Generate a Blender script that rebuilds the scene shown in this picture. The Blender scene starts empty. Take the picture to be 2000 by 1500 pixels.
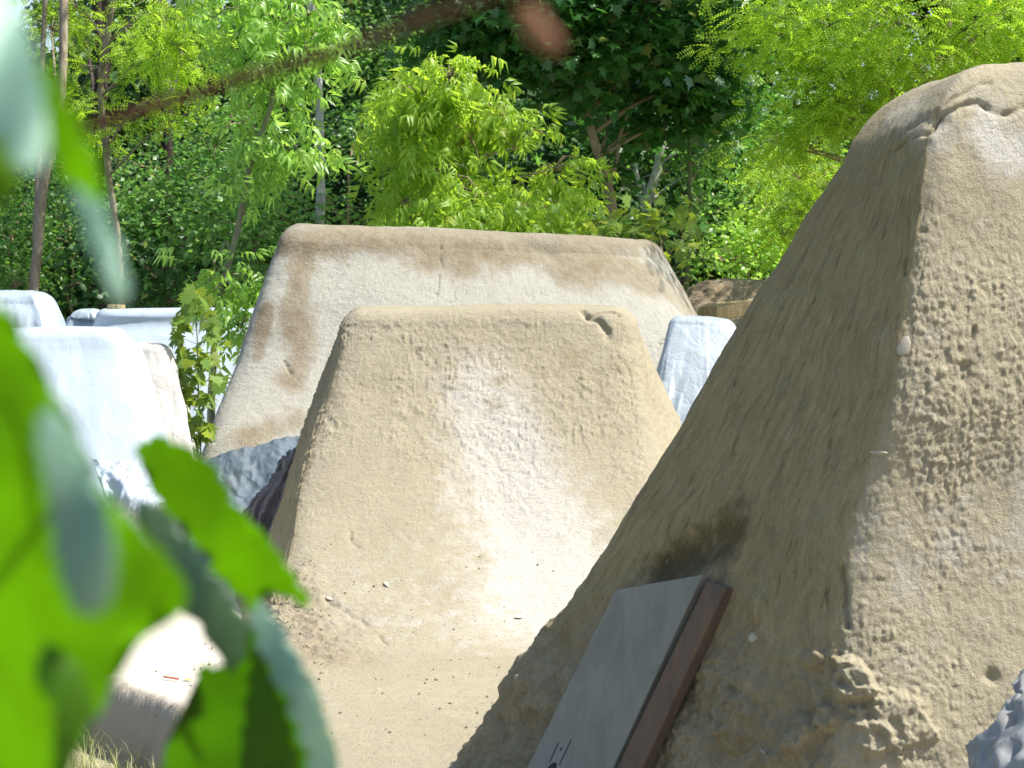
import bpy, bmesh, math, random
import numpy as np
from mathutils import Vector, Matrix
from mathutils.bvhtree import BVHTree

random.seed(7); rng = np.random.default_rng(7)
S = bpy.context.scene
COL = S.collection
rad = math.radians

# ------------------------------------------------------------------ camera, light, exposure
F = 3732.0; H = 1.8; PITCH = math.atan(230 / F)
cam_d = bpy.data.cameras.new('camera'); cam = bpy.data.objects.new('camera', cam_d); COL.objects.link(cam)
cam.location = (0, 0, H); cam.rotation_euler = (rad(90) - PITCH, 0, 0)
cam_d.sensor_width = 36; cam_d.lens = 36 * F / 2000; cam_d.clip_start = 0.05; cam_d.clip_end = 2000
cam_d.dof.use_dof = True; cam_d.dof.focus_distance = 8.5; cam_d.dof.aperture_fstop = 11
S.camera = cam
SUN_EL, SUN_AZ = 56, 97            # azimuth measured clockwise from +Y (view direction)
sd = Vector((math.sin(rad(SUN_AZ)) * math.cos(rad(SUN_EL)), math.cos(rad(SUN_AZ)) * math.cos(rad(SUN_EL)), math.sin(rad(SUN_EL))))
sl = bpy.data.lights.new('sun', 'SUN'); sl.energy = 5.0; sl.angle = rad(0.53); sl.color = (1, 0.955, 0.88)
so = bpy.data.objects.new('sun', sl); COL.objects.link(so); so.rotation_euler = sd.to_track_quat('Z', 'Y').to_euler()
W = bpy.data.worlds.new('World'); S.world = W; W.use_nodes = True
wn = W.node_tree.nodes; wl = W.node_tree.links; wn.clear()
sky = wn.new('ShaderNodeTexSky'); sky.sky_type = 'NISHITA'; sky.sun_disc = False
sky.sun_elevation = rad(SUN_EL); sky.sun_rotation = rad(SUN_AZ); sky.dust_density = 2.0; sky.air_density = 1.0
bg = wn.new('ShaderNodeBackground'); bg.inputs['Strength'].default_value = 0.13
wo = wn.new('ShaderNodeOutputWorld'); wl.new(sky.outputs[0], bg.inputs[0]); wl.new(bg.outputs[0], wo.inputs[0])
S.view_settings.view_transform = 'Standard'; S.view_settings.look = 'None'
S.view_settings.exposure = 0.88; S.view_settings.gamma = 1
S.cycles.max_bounces = 8; S.cycles.transparent_max_bounces = 4

# ------------------------------------------------------------------ helpers
CP, SP = math.cos(PITCH), math.sin(PITCH)
def P(px, py, d):
    """world point seen at photo pixel (2000x1500), at world distance Y = d"""
    rx, ry = (px - 1000) / F, (750 - py) / F
    v = np.array([rx, CP + ry * SP, -SP + ry * CP])
    return np.array([0, 0, H]) + v * (d / v[1])
def proj(p):
    p = np.atleast_2d(p) - np.array([0, 0, H])
    f = p[:, 1] * CP - p[:, 2] * SP; u = p[:, 1] * SP + p[:, 2] * CP
    return np.stack([1000 + F * p[:, 0] / f, 750 - F * u / f], 1)
def ray(px, py):
    rx, ry = (px - 1000) / F, (750 - py) / F
    return Vector((rx, CP + ry * SP, -SP + ry * CP)).normalized()
def vnoise(p, seed=0):
    p = np.asarray(p, float); i = np.floor(p).astype(np.int64); f = p - i; f = f * f * f * (f * (f * 6 - 15) + 10)
    def h(x, y, z):
        n = (x * 73856093) ^ (y * 19349663) ^ (z * 83492791) ^ (seed * 2654435761 & 0xffffffff)
        n = (n ^ (n >> 13)) & 0xffffffff; n = (n * 1274126177) & 0xffffffff; n = n ^ (n >> 16)
        n = (n * 2246822519) & 0xffffffff; n ^= n >> 15
        return (n & 0xffff) / 32767.5 - 1
    r = 0
    for a in (0, 1):
        for b in (0, 1):
            for c in (0, 1):
                w = (f[:, 0] if a else 1 - f[:, 0]) * (f[:, 1] if b else 1 - f[:, 1]) * (f[:, 2] if c else 1 - f[:, 2])
                r = r + w * h(i[:, 0] + a, i[:, 1] + b, i[:, 2] + c)
    return r
def fbm(p, s, o=4, seed=0, gain=.5):
    p = np.asarray(p) * s; r = 0; a = 1; t = 0
    for k in range(o):
        r = r + a * vnoise(p + 17.3 * k, seed + k); t += a; a *= gain; p = p * 2.03
    return r / t
def sstep(a, b, x):
    t = np.clip((x - a) / (b - a), 0, 1); return t * t * (3 - 2 * t)
def spline(pts, n):
    """Catmull-Rom through pts (k,3), n samples"""
    pts = np.asarray(pts, float); k = len(pts)
    pp = np.vstack([2 * pts[0] - pts[1], pts, 2 * pts[-1] - pts[-2]])
    seg = np.r_[0, np.cumsum(np.linalg.norm(np.diff(pts, axis=0), axis=1))]; seg /= seg[-1]
    out = []
    for t in np.linspace(0, 1, n):
        i = min(np.searchsorted(seg, t, side='right') - 1, k - 2); i = max(i, 0)
        u = (t - seg[i]) / (seg[i + 1] - seg[i] + 1e-9)
        a, b, c, d = pp[i], pp[i + 1], pp[i + 2], pp[i + 3]
        out.append(.5 * ((2 * b) + (-a + c) * u + (2 * a - 5 * b + 4 * c - d) * u ** 2 + (-a + 3 * b - 3 * c + d) * u ** 3))
    return np.array(out)

def tag(o, label=None, cat=None, group=None, kind=None):
    if label: o['label'] = label
    if cat: o['category'] = cat
    if group: o['group'] = group
    if kind: o['kind'] = kind
    return o
def empty(name, loc=(0, 0, 0)):
    o = bpy.data.objects.new(name, None); COL.objects.link(o); o.location = tuple(loc); o.empty_display_size = .1
    return o
def link(name, me, mat, parent=None, smooth=True):
    if mat: me.materials.append(mat)
    if smooth: me.polygons.foreach_set('use_smooth', [True] * len(me.polygons))
    o = bpy.data.objects.new(name, me); COL.objects.link(o)
    if parent is not None:
        o.parent = parent; o.matrix_parent_inverse = Matrix.Translation(-Vector(parent.location))
    me.update(); return o
def mesh_np(name, V, faces_flat, sizes, mat, parent=None, smooth=True, col=None, uv=None):
    """fast mesh from numpy arrays: faces_flat = loop vertex indices, sizes = verts per face"""
    me = bpy.data.meshes.new(name); V = np.asarray(V, np.float32)
    faces_flat = np.asarray(faces_flat, np.int32).ravel(); sizes = np.asarray(sizes, np.int32)
    me.vertices.add(len(V)); me.vertices.foreach_set('co', V.ravel())
    me.loops.add(len(faces_flat)); me.loops.foreach_set('vertex_index', faces_flat)
    me.polygons.add(len(sizes)); me.polygons.foreach_set('loop_start', np.r_[0, np.cumsum(sizes)[:-1]].astype(np.int32))
    me.update(calc_edges=True); me.validate()
    if col is not None:
        a = me.color_attributes.new('mask', 'FLOAT_COLOR', 'POINT'); a.data.foreach_set('color', np.asarray(col, np.float32).ravel())
    if uv is not None:
        l = me.uv_layers.new(name='flow'); l.data.foreach_set('uv', np.asarray(uv, np.float32)[faces_flat].ravel())
    return link(name, me, mat, parent, smooth)

# ------------------------------------------------------------------ materials
class NT:
    def __init__(s, name):
        s.m = bpy.data.materials.new(name); s.m.use_nodes = True; s.t = s.m.node_tree; s.t.nodes.clear()
        s.out = s.n('ShaderNodeOutputMaterial')
    def n(s, ty, **kw):
        x = s.t.nodes.new(ty)
        for k, v in kw.items():
            if k in x.inputs.keys(): x.inputs[k].default_value = v
            else: setattr(x, k, v)
        return x
    def l(s, a, b): s.t.links.new(a, b)
    def noise(s, vec, scale, detail=4, rough=.55, dist=0):
        x = s.n('ShaderNodeTexNoise'); x.inputs['Scale'].default_value = scale; x.inputs['Detail'].default_value = detail
        x.inputs['Roughness'].default_value = rough; x.inputs['Distortion'].default_value = dist
        if vec is not None: s.l(vec, x.inputs['Vector'])
        return x.outputs['Fac']
    def mapr(s, v, a, b, c=0., d=1., clamp=True):
        x = s.n('ShaderNodeMapRange'); x.clamp = clamp
        for i, q in zip((1, 2, 3, 4), (a, b, c, d)): x.inputs[i].default_value = q
        s.l(v, x.inputs[0]); return x.outputs[0]
    def math(s, op, a, b):
        x = s.n('ShaderNodeMath', operation=op)
        for i, q in enumerate((a, b)):
            if isinstance(q, (int, float)): x.inputs[i].default_value = q
            else: s.l(q, x.inputs[i])
        return x.outputs[0]
    def mix(s, f, a, b, mode='MIX'):
        x = s.n('ShaderNodeMix', data_type='RGBA', blend_type=mode)
        for i, q in zip((0, 6, 7), (f, a, b)):
            if isinstance(q, (int, float)): x.inputs[i].default_value = q
            elif isinstance(q, tuple): x.inputs[i].default_value = (*q, 1)
            else: s.l(q, x.inputs[i])
        return x.outputs[2]
    def bump(s, h, dist, strength=1, prev=None):
        x = s.n('ShaderNodeBump'); x.inputs['Distance'].default_value = dist; x.inputs['Strength'].default_value = strength
        s.l(h, x.inputs['Height'])
        if prev is not None: s.l(prev, x.inputs['Normal'])
        return x.outputs[0]
    def bsdf(s, col, rough=.8, normal=None, spec=.3, **kw):
        x = s.n('ShaderNodeBsdfPrincipled')
        if isinstance(col, tuple): x.inputs['Base Color'].default_value = (*col, 1)
        else: s.l(col, x.inputs['Base Color'])
        if isinstance(rough, (int, float)): x.inputs['Roughness'].default_value = rough
        else: s.l(rough, x.inputs['Roughness'])
        x.inputs['Specular IOR Level'].default_value = spec
        if normal is not None: s.l(normal, x.inputs['Normal'])
        for k, v in kw.items(): x.inputs[k].default_value = v
        return x
    def done(s, sh): s.l(sh.outputs[0], s.out.inputs[0]); return s.m

def mat_dirt(name, tan, pale, damp, brown=(.2, .135, .075), fine=.006, bump=1., stain=.5, streak_and_bounce=1.):
    """mask: R pale dry crust and painted sun, G damp soil and painted shade, B shovelled side (streaks, painted bounce), A raw lumpy soil"""
    m = NT(name); g = m.n('ShaderNodeNewGeometry').outputs['Position']
    at = m.n('ShaderNodeAttribute', attribute_name='mask'); sp = m.n('ShaderNodeSeparateColor'); m.l(at.outputs['Color'], sp.inputs[0])
    uv = m.n('ShaderNodeUVMap', uv_map='flow').outputs[0]
    mp = m.n('ShaderNodeMapping'); mp.inputs['Scale'].default_value = (1, .2, 1)
    wx = m.n('ShaderNodeTexNoise'); wx.inputs['Scale'].default_value = 5; wx.inputs['Detail'].default_value = 4; m.l(uv, wx.inputs['Vector'])
    wv = m.n('ShaderNodeVectorMath', operation='MULTIPLY_ADD'); m.l(wx.outputs['Color'], wv.inputs[0]); wv.inputs[1].default_value = (.07, .1, 0); m.l(uv, wv.inputs[2])
    m.l(wv.outputs[0], mp.inputs[0]); st = mp.outputs[0]
    n1 = m.noise(g, 2.2, 5, .6); n2 = m.noise(g, 11, 5, .65); n3 = m.noise(g, 55, 4, .7); n4 = m.noise(g, 190, 3, .7)
    s1 = m.noise(st, 34, 6, .75, .5); s2 = m.noise(st, 90, 4, .7, .3)
    c = m.mix(m.mapr(n1, .35, .65), tan, tuple(a * .86 + b * .14 for a, b in zip(tan, brown)))
    c = m.mix(m.math('MULTIPLY', m.mapr(n2, .45, .68), stain), c, tuple(x * .74 for x in tan))
    edge = m.math('ADD', sp.outputs[0], m.math('MULTIPLY', m.math('SUBTRACT', n2, .5), 1.5))
    edge = m.math('ADD', edge, m.math('MULTIPLY', m.math('SUBTRACT', n3, .5), .7))
    c = m.mix(m.mapr(edge, .25, .85), c, pale)
    ed = m.math('ADD', sp.outputs[1], m.math('MULTIPLY', m.math('SUBTRACT', n2, .5), 1.2))
    c = m.mix(m.mapr(ed, .35, .75), c, damp)
    c = m.mix(m.math('MULTIPLY', m.mapr(s1, .4, .68), m.math('MULTIPLY', sp.outputs[2], .55 * streak_and_bounce)), c, tuple(x * .55 for x in brown))
    c = m.mix(m.math('MULTIPLY', m.mapr(s2, .54, .74), m.math('MULTIPLY', sp.outputs[2], .55 * streak_and_bounce)), c, (.42, .41, .35))
    c = m.mix(m.math('MULTIPLY', sp.outputs[2], .8 * streak_and_bounce), c, m.mix(1., c, (1, .93, .70), 'MULTIPLY'))  # side tinted yellow to imitate light bounced off the trees
    c = m.mix(m.math('MULTIPLY', m.mapr(s1, .60, .70), m.math('MULTIPLY', sp.outputs[2], .8 * streak_and_bounce)), c, (.07, .055, .03))
    c = m.mix(m.math('MULTIPLY', at.outputs['Alpha'], m.mapr(n2, .3, .7, .2, .9)), c, brown)
    c = m.mix(m.mapr(n3, .5, .78, 0, .3), c, tuple(x * .5 for x in tan))
    c = m.mix(m.mapr(n4, .62, .8, 0, .5), c, tuple(x * .45 for x in tan))
    c = m.mix(m.mapr(n4, .38, .22, 0, .4), c, tuple(min(1, x * 1.3) for x in pale))
    rg = m.noise(g, 38, 8, .72, .4); b = m.bump(rg, .045 * bump, .6); b = m.bump(n3, .012 * bump, .6, b); b = m.bump(n4, fine * bump, .8, b)
    b = m.bump(m.math('MULTIPLY', s2, sp.outputs[2]), .006 * bump, .5, b)
    return m.done(m.bsdf(c, .92, b, .12))

def mat_leaf(name, c1, c2, tr, rough=.38, spec=.5, tw=.45, under=None):
    m = NT(name); at = m.n('ShaderNodeAttribute', attribute_name='mask'); sp = m.n('ShaderNodeSeparateColor'); m.l(at.outputs['Color'], sp.inputs[0])
    c = m.mix(sp.outputs[0], c1, c2)
    c = m.mix(m.mapr(sp.outputs[1], .9, 1, 0, .5), c, (.35, .3, .04))
    t = m.mix(sp.outputs[0], tuple(x * .75 for x in tr), tr)
    p = m.bsdf(c, rough, None, spec); tl = m.n('ShaderNodeBsdfTranslucent'); m.l(t, tl.inputs[0])
    mx = m.n('ShaderNodeMixShader'); mx.inputs[0].default_value = tw; m.l(p.outputs[0], mx.inputs[1]); m.l(tl.outputs[0], mx.inputs[2])
    return m.done(mx)

def mat_bark(name, c1, c2, vs=.2, scale=18, bump=.02):
    m = NT(name); g = m.n('ShaderNodeNewGeometry').outputs['Position']
    mp = m.n('ShaderNodeMapping'); mp.inputs['Scale'].default_value = (1, 1, vs); m.l(g, mp.inputs[0])
    n = m.noise(mp.outputs[0], scale, 5, .7, .3); n2 = m.noise(g, 3, 3)
    c = m.mix(m.mapr(n, .38, .62), c1, c2); c = m.mix(m.mapr(n2, .5, .7, 0, .5), c, tuple(x * .6 for x in c1))
    return m.done(m.bsdf(c, .9, m.bump(n, bump), .2))

def mat_tarp(name, c, c2, rough=.38, spec=.5, crease=.012, dirt=.15, dcol=(.3, .26, .18), tw=.1):
    m = NT(name); g = m.n('ShaderNodeNewGeometry').outputs['Position']
    n = m.noise(g, 1.7, 4); mp = m.n('ShaderNodeMapping'); mp.inputs['Scale'].default_value = (1, 1, .22); m.l(g, mp.inputs[0]); n2 = m.noise(mp.outputs[0], 9, 5, .6, .8); n3 = m.noise(g, 40, 3, .6)
    v = m.n('ShaderNodeTexVoronoi', feature='DISTANCE_TO_EDGE'); v.inputs['Scale'].default_value = 7
    wv = m.n('ShaderNodeVectorMath', operation='MULTIPLY_ADD')
    nn = m.n('ShaderNodeTexNoise'); nn.inputs['Scale'].default_value = 3; m.l(g, nn.inputs['Vector'])
    m.l(nn.outputs['Color'], wv.inputs[0]); wv.inputs[1].default_value = (.5, .5, .5); m.l(g, wv.inputs[2]); m.l(wv.outputs[0], v.inputs['Vector'])
    cc = m.mix(m.mapr(n, .35, .65), c, c2); cc = m.mix(m.mapr(n2, .52, .75, 0, dirt * 3), cc, dcol)
    b = m.bump(m.mapr(v.outputs['Distance'], 0, .12), crease * .35, .3); b = m.bump(n2, crease * 1.4, .5, b); b = m.bump(n3, crease * .3, .5, b)
    p = m.bsdf(cc, rough, b, spec); tl = m.n('ShaderNodeBsdfTranslucent'); m.l(cc, tl.inputs[0])
    mx = m.n('ShaderNodeMixShader'); mx.inputs[0].default_value = tw; m.l(p.outputs[0], mx.inputs[1]); m.l(tl.outputs[0], mx.inputs[2])
    return m.done(mx)

M = {}
M['dirt_front'] = mat_dirt('clay front', (.375, .335, .235), (.47, .45, .40), (.10, .08, .05), brown=(.19, .155, .09), fine=.004, bump=.8)
M['dirt_mid'] = mat_dirt('clay middle', (.42, .375, .265), (.56, .53, .46), (.34, .29, .18), fine=.008, stain=.35)
M['dirt_back'] = mat_dirt('clay back', (.27, .245, .19), (.355, .355, .325), (.21, .17, .115), fine=.006, bump=.7, stain=.6, streak_and_bounce=.9)
M['dirt_mound'] = mat_dirt('clay mound', (.42, .33, .22), (.46, .42, .33), (.2, .14, .08), bump=1.5)
M['tarp_white'] = mat_tarp('tarp white', (.44, .50, .56), (.40, .47, .54), .45, .4, .006, .02, (.6, .62, .62))
M['tarp_silver'] = mat_tarp('tarp silver', (.36, .42, .48), (.31, .38, .44), .42, .5, .010, .06, (.55, .55, .52))
M['tarp_cream'] = mat_tarp('tarp cream', (.44, .43, .40), (.38, .36, .33), .6, .3, .016, .1, (.45, .38, .28))
M['tarp_plain'] = mat_tarp('tarp pale', (.38, .43, .46), (.31, .36, .40), .45, .4, .014, .12, (.42, .4, .34))
M['tarp_blue'] = mat_tarp('tarp blue', (.07, .10, .13), (.09, .125, .15), .6, .3, .012, .12, (.16, .16, .14), tw=0)
M['plastic_black'] = mat_tarp('plastic dark', (.06, .058, .06), (.1, .09, .09), .3, .6, .01, .08, (.2, .17, .14), tw=0)
M['tarp_grey'] = mat_tarp('tarp grey', (.26, .27, .27), (.20, .215, .22), .4, .5, .006, .15, (.35, .3, .22))
M['bark_grey'] = mat_bark('bark grey', (.33, .28, .21), (.2, .16, .11))
M['bark_dark'] = mat_bark('bark dark', (.085, .06, .055), (.035, .025, .022))
M['bark_pale'] = mat_bark('bark pale', (.56, .56, .52), (.3, .29, .26), .6, 14)
M['bark_tan'] = mat_bark('bark tan', (.36, .29, .19), (.22, .17, .11))
M['bark_green'] = mat_bark('bark green', (.24, .26, .15), (.18, .18, .11))

# ------------------------------------------------------------------ loft: a closed mound from four corner profiles
CN = ((-1, -1), (1, -1), (1, 1), (-1, 1))      # FL FR BR BL
def pts(lst):
    return [P(*q[1:]) if q[0] == 'p' else np.array(q, float) for q in lst]
class Loft:
    def __init__(s, FL, FR, BR, BL, nz=200, nr=300, cap=.12, ncap=24, ex=6., weights=(1, .3, .2, 1), dome=.02, caph=None, caphy=None, th0=30):
        caph = caph or cap * 1.3; caphy = caphy or caph; rt = caphy / caph
        prof = [spline(pts(q), nz) for q in (FL, FR, BR, BL)]
        C = np.stack(prof, 1)                                        # nz,4,3
        ph = np.linspace(0, 2 * math.pi, 6001)[:-1] - 3 * math.pi / 4
        c, q = np.cos(ph), np.sin(ph)
        sx = np.sign(c) * np.abs(c) ** (2 / ex); sy = np.sign(q) * np.abs(q) ** (2 / ex)
        mid = C[nz // 2]
        def bil(Cn, a, b):
            u, v = (a + 1) / 2, (b + 1) / 2
            return ((1 - u) * (1 - v))[..., None] * Cn[0] + (u * (1 - v))[..., None] * Cn[1] + (u * v)[..., None] * Cn[2] + ((1 - u) * v)[..., None] * Cn[3]
        pm = bil(mid, sx, sy); L = np.linalg.norm(np.diff(np.vstack([pm, pm[:1]]), axis=0), axis=1)
        side = np.where(np.abs(sy) >= np.abs(sx), np.where(sy < 0, 0, 2), np.where(sx > 0, 1, 3))
        w = np.array(weights)[side]; cum = np.r_[0, np.cumsum(L * w)]; arc = np.r_[0, np.cumsum(L)]
        tt = np.linspace(0, cum[-1], nr + 1)[:-1]
        f = np.interp(tt, cum, np.arange(6001)); idx = f.astype(int) % 6000; nx = (idx + 1) % 6000; fr = f - np.floor(f)
        SX = sx[idx] * (1 - fr) + sx[nx] * fr; SY = sy[idx] * (1 - fr) + sy[nx] * fr; U = np.interp(f, np.arange(6001), arc)
        rows = []
        for k in range(nz): rows.append(bil(C[k], SX, SY))
        T = C[-1]; wx = np.linalg.norm((T[1] + T[2] - T[0] - T[3]) / 2) / 2; wy = np.linalg.norm((T[3] + T[2] - T[0] - T[1]) / 2) / 2
        nrm = np.zeros(3); nrm[2] = 1
        for k in range(1, ncap + 1):
            th = rad(th0) + k / ncap * (math.pi / 2 - rad(th0)); ins = caph * (math.cos(rad(th0)) - math.cos(th)) / math.cos(rad(th0))
            rows.append(bil(T, SX * (1 - ins / wx), SY * (1 - ins * rt / wy)) + nrm * cap * (math.sin(th) - math.sin(rad(th0))) / (1 - math.sin(rad(th0))))
        nt = ncap + 10; ax, ay = 1 - caph / wx, 1 - caphy / wy
        for k in range(1, nt + 1):
            q = 1 - k / nt; q = max(q, .002)
            rows.append(bil(T, SX * ax * q, SY * ay * q) + nrm * (cap + dome * (1 - q * q)))
        G = np.array(rows); s.G = G; s.nL, s.nR = G.shape[:2]
        s.SX = np.tile(SX, (s.nL, 1)); s.SY = np.tile(SY, (s.nL, 1))
        V = np.r_[0, np.cumsum(np.linalg.norm(np.diff(G[:, ::max(1, nr // 20)].mean(1), axis=0), axis=1) + 1e-5)]
        s.U = np.tile(U, (s.nL, 1)); s.V = np.tile(V[:, None], (1, s.nR))
        s.cap = np.tile(sstep(-.02 * nz, ncap * .8, np.arange(s.nL) - nz + 0.)[:, None], (1, s.nR)); s.nz = nz
        s.lev = np.tile(np.clip(np.arange(s.nL) / nz, 0, 1)[:, None], (1, s.nR))
        s.calc(); s.mask = np.zeros((s.nL, s.nR, 4))
    def calc(s):
        G = s.G; du = np.roll(G, -1, 1) - np.roll(G, 1, 1); dv = np.gradient(G, axis=0)
        n = np.cross(du, dv); l = np.linalg.norm(n, axis=2, keepdims=True); s.N = n / np.maximum(l, 1e-9)
    def faces(s):
        i = np.arange(s.nL - 1)[:, None] * s.nR; j = np.arange(s.nR)[None]; k = (j + 1) % s.nR
        return np.stack([i + j, i + k, i + s.nR + k, i + s.nR + j], 2).reshape(-1, 4)
    def bvh(s, step=1):
        return BVHTree.FromPolygons([Vector(v) for v in s.G.reshape(-1, 3)], s.faces().tolist())
    def disp(s, d): s.G = s.G + s.N * d.reshape(s.nL, s.nR, 1)
    def p(s): return s.G.reshape(-1, 3)
    def uvw(s, au, av): return np.stack([s.U.ravel() * au, s.V.ravel() * av, np.zeros(s.U.size)], 1)
    def line(s, bv, pix, n=14):
        """surface points under a polyline of photo pixels"""
        pix = np.array(pix, float); out = []
        for a, b in zip(pix[:-1], pix[1:]):
            for t in np.linspace(0, 1, n, endpoint=False):
                q = a + (b - a) * t; h = bv.ray_cast(Vector((0, 0, H)), ray(*q))
                if h[0] is not None: out.append(np.array(h[0]))
        return np.array(out)
    def dist(s, L):
        p = s.p(); d = np.full(len(p), 1e9)
        for a, b in zip(L[:-1], L[1:]):
            if np.linalg.norm(b - a) > .5: continue
            ab = b - a; t = np.clip(((p - a) @ ab) / (ab @ ab + 1e-12), 0, 1)
            d = np.minimum(d, np.linalg.norm(p - a - t[:, None] * ab, axis=1))
        return d.reshape(s.nL, s.nR)
    def build(s, name, mat, parent=None):
        uv = np.stack([s.U.ravel(), s.V.ravel()], 1); f = s.faces()
        return mesh_np(name, s.p(), f, np.full(len(f), 4), mat, parent, True, np.clip(s.mask, 0, 1).reshape(-1, 4), uv)
    def n(s, sc, o=4, seed=0, gain=.5): return fbm(s.p(), sc, o, seed, gain).reshape(s.nL, s.nR)
    def crack(s, bv, pix, w, depth, jit=.012, seed=1):
        L = s.line(bv, pix)
        if len(L) < 2: return
        L = L + np.stack([fbm(L, 9, 3, seed + k) for k in range(3)], 1) * jit * 2.2
        d = s.dist(L); s.pend = getattr(s, 'pend', 0) - depth * np.exp(-(d / w) ** 2)

BV = {}
def arc_edge(pairs, d0, R, th, n=12, z0=-.03):
    """edge of a take-off ramp: circular arc in depth/height, x read from photo heights"""
    ys = [a for a, b in pairs]; xs = [b for a, b in pairs]; out = []
    for k in range(n + 1):
        t = rad(th) * k / n; d = d0 + R * math.sin(t) - (.5 if k == 0 else 0); z = R * (1 - math.cos(t)) + (-.012 if k == 0 else 0)
        py = proj(np.array([0, d, z]))[0, 1]; px = np.interp(py, ys, xs)
        out.append((float(P(px, py, d)[0]), d, z))
    return out

# ---- front jump (right, near)
def front_jump():
    # the shaded flank is a steep wall (leaning back 14 degrees) from the toe at left to the ridge at right
    def wall(px, py):
        r = ray(px, py); rx, rz = r.x / r.y, r.z / r.y
        y = (.81 * -.24 - .585 * -6.85 + .25 * H) / (.81 * rx + .585 - .25 * rz) if 0 else None
        # -.81 (x+.24) - .585 (y-6.85) = -.25 z ,  x = rx y ,  z = H + rz y
        y = (-.81 * .24 + .585 * 6.85 + .25 * H) / (.81 * rx + .585 - .25 * rz)
        return (rx * y, y, H + rz * y)
    FLw = [wall(*q) for q in ((1590, 1800), (1608, 1650), (1628, 1500), (1645, 1300), (1658, 1130), (1695, 950), (1750, 780), (1782, 600), (1806, 430), (1828, 262))]
    BLw = [wall(*q) for q in ((815, 1560), (985, 1308), (1155, 1078), (1283, 878), (1400, 678), (1482, 540), (1574, 400), (1632, 318))]
    L = Loft(FLw, [(3.1, 5.5, -.05), (2.9, 5.8, .6), (2.8, 6.0, 1.2), (2.7, 6.2, 1.8), (2.65, 6.3, 2.21)],
             [(1.5, 8.1, -.05), (2.1, 7.7, .8), (2.4, 7.4, 1.5), (2.6, 7.2, 2.15)],
             BLw,
             nz=440, nr=1000, cap=.25, caph=.36, caphy=.16, th0=14, ncap=50, ex=16, weights=(1, .08, .08, 1.1), dome=.015)
    bv = L.bvh(); N = L.N
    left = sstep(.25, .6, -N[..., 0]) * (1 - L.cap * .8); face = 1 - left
    low = sstep(1.0, .45, L.G[..., 2] + .35 * L.n(2.5, 2, 3) + .35 * face)                    # raw lumpy soil near the foot
    low = low * sstep(-1, -.3, L.SY * -1 + .6)
    # cracks
    for pl, w, dp in (([(1800, 262), (1830, 232), (1870, 210), (1905, 192), (1935, 212), (1960, 216), (2040, 205)], .009, .02),
                      ([(1740, 272), (1790, 240), (1838, 212), (1860, 185), (1900, 165), (1935, 155)], .008, .012),
                      ([(1905, 192), (1925, 206), (1925, 190)], .004, .012),
                      ([(1800, 262), (1775, 268), (1745, 292), (1730, 300)], .005, .012),
                      ([(1815, 452), (1790, 465), (1772, 486), (1765, 540)], .006, .018),
                      ([(1890, 720), (1885, 690), (1905, 660), (1905, 640)], .007, .02),
                      ([(1645, 1120), (1650, 1150), (1645, 1190), (1655, 1230)], .008, .02),
                      
                      ([(1910, 235), (1930, 232), (1955, 240)], .004, .01)):
        L.crack(bv, pl, w, dp, .01)
    for pl, w, dp in (([(1825, 240), (1838, 230)], .025, .035), ([(1885, 735), (1888, 715)], .02, .016), ([(1400, 1050), (1340, 1085), (1290, 1115)], .07, .05),
                      ([(1935, 1320), (1940, 1325)], .02, .02)):
        L.crack(bv, pl, w, dp, 0)
    pend = L.pend
    d = .018 * L.n(2.3, 3, 11) + .006 * L.n(9, 3, 12)
    # ramp face: coarse pitted crust
    r1 = np.abs(L.n(44, 3, 21)) * 1.6 + .3; r2 = L.n(75, 2, 22)
    topf = sstep(.0, .35, L.cap + sstep(1.9, 2.2, L.G[..., 2]))
    r3 = np.abs(fbm(L.uvw(34, 24), 1, 3, 23)).reshape(d.shape) * 1.6 + .3
    d += face * (.5 + .9 * sstep(-.3, .4, L.n(3, 2, 25))) * ((.0036 * (r1 - .7) + .0044 * (r3 - .7) + .0028 * r2) * (1 - .75 * topf))
    # side: shovel streaks along the slope
    s1 = fbm(L.uvw(34, 4), 1, 4, 31).reshape(d.shape); s2 = fbm(L.uvw(100, 13), 1, 3, 32).reshape(d.shape)
    d += left * (1 - low * .6) * (.0012 * s1 + .0006 * s2 + .0022 * L.n(30, 3, 33) + .012 * L.n(1.6, 2, 34))
    d += low * (.045 * L.n(6, 4, 41) + .022 * np.abs(L.n(17, 4, 42)) + .01 * L.n(45, 3, 43)) * (1 - L.cap)
    for (px, py, rr, hh) in ((1665, 1335, .085, .085), (1610, 1400, .05, .05), (1560, 1430, .07, .05), (1700, 1440, .08, .04), (1480, 1180, .06, .02), (1590, 1290, .05, .03), (1760, 1400, .1, .04), (1430, 1400, .1, .05)):
        q = bv.ray_cast(Vector((0, 0, H)), ray(px, py))[0]
        if q is not None:
            e = np.linalg.norm(L.G - np.array(q), axis=2) / (rr * .85) * (1 + .6 * L.n(18, 4, int(px)))
            d = d + hh * .75 * sstep(1.15, .6, e) * (1.1 - .9 * np.abs(L.n(20, 4, int(py))))
    L.disp(d + pend)
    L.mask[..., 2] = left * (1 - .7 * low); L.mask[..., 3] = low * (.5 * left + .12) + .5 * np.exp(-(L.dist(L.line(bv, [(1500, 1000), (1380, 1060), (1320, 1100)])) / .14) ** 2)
    L.mask[..., 1] = (.75 + .3 * L.n(5, 3, 77)) * np.exp(-(L.dist(L.line(bv, [(1435, 1035), (1400, 1065), (1340, 1090), (1280, 1125)])) / .12) ** 2) * left
    tp = L.line(bv, [(1930, 250), (1960, 285), (1985, 300)]); t2 = L.line(bv, [(1760, 215), (1790, 225), (1810, 260)])
    t3 = L.line(bv, [(1760, 1030), (1850, 1060), (1960, 1000)])
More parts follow.
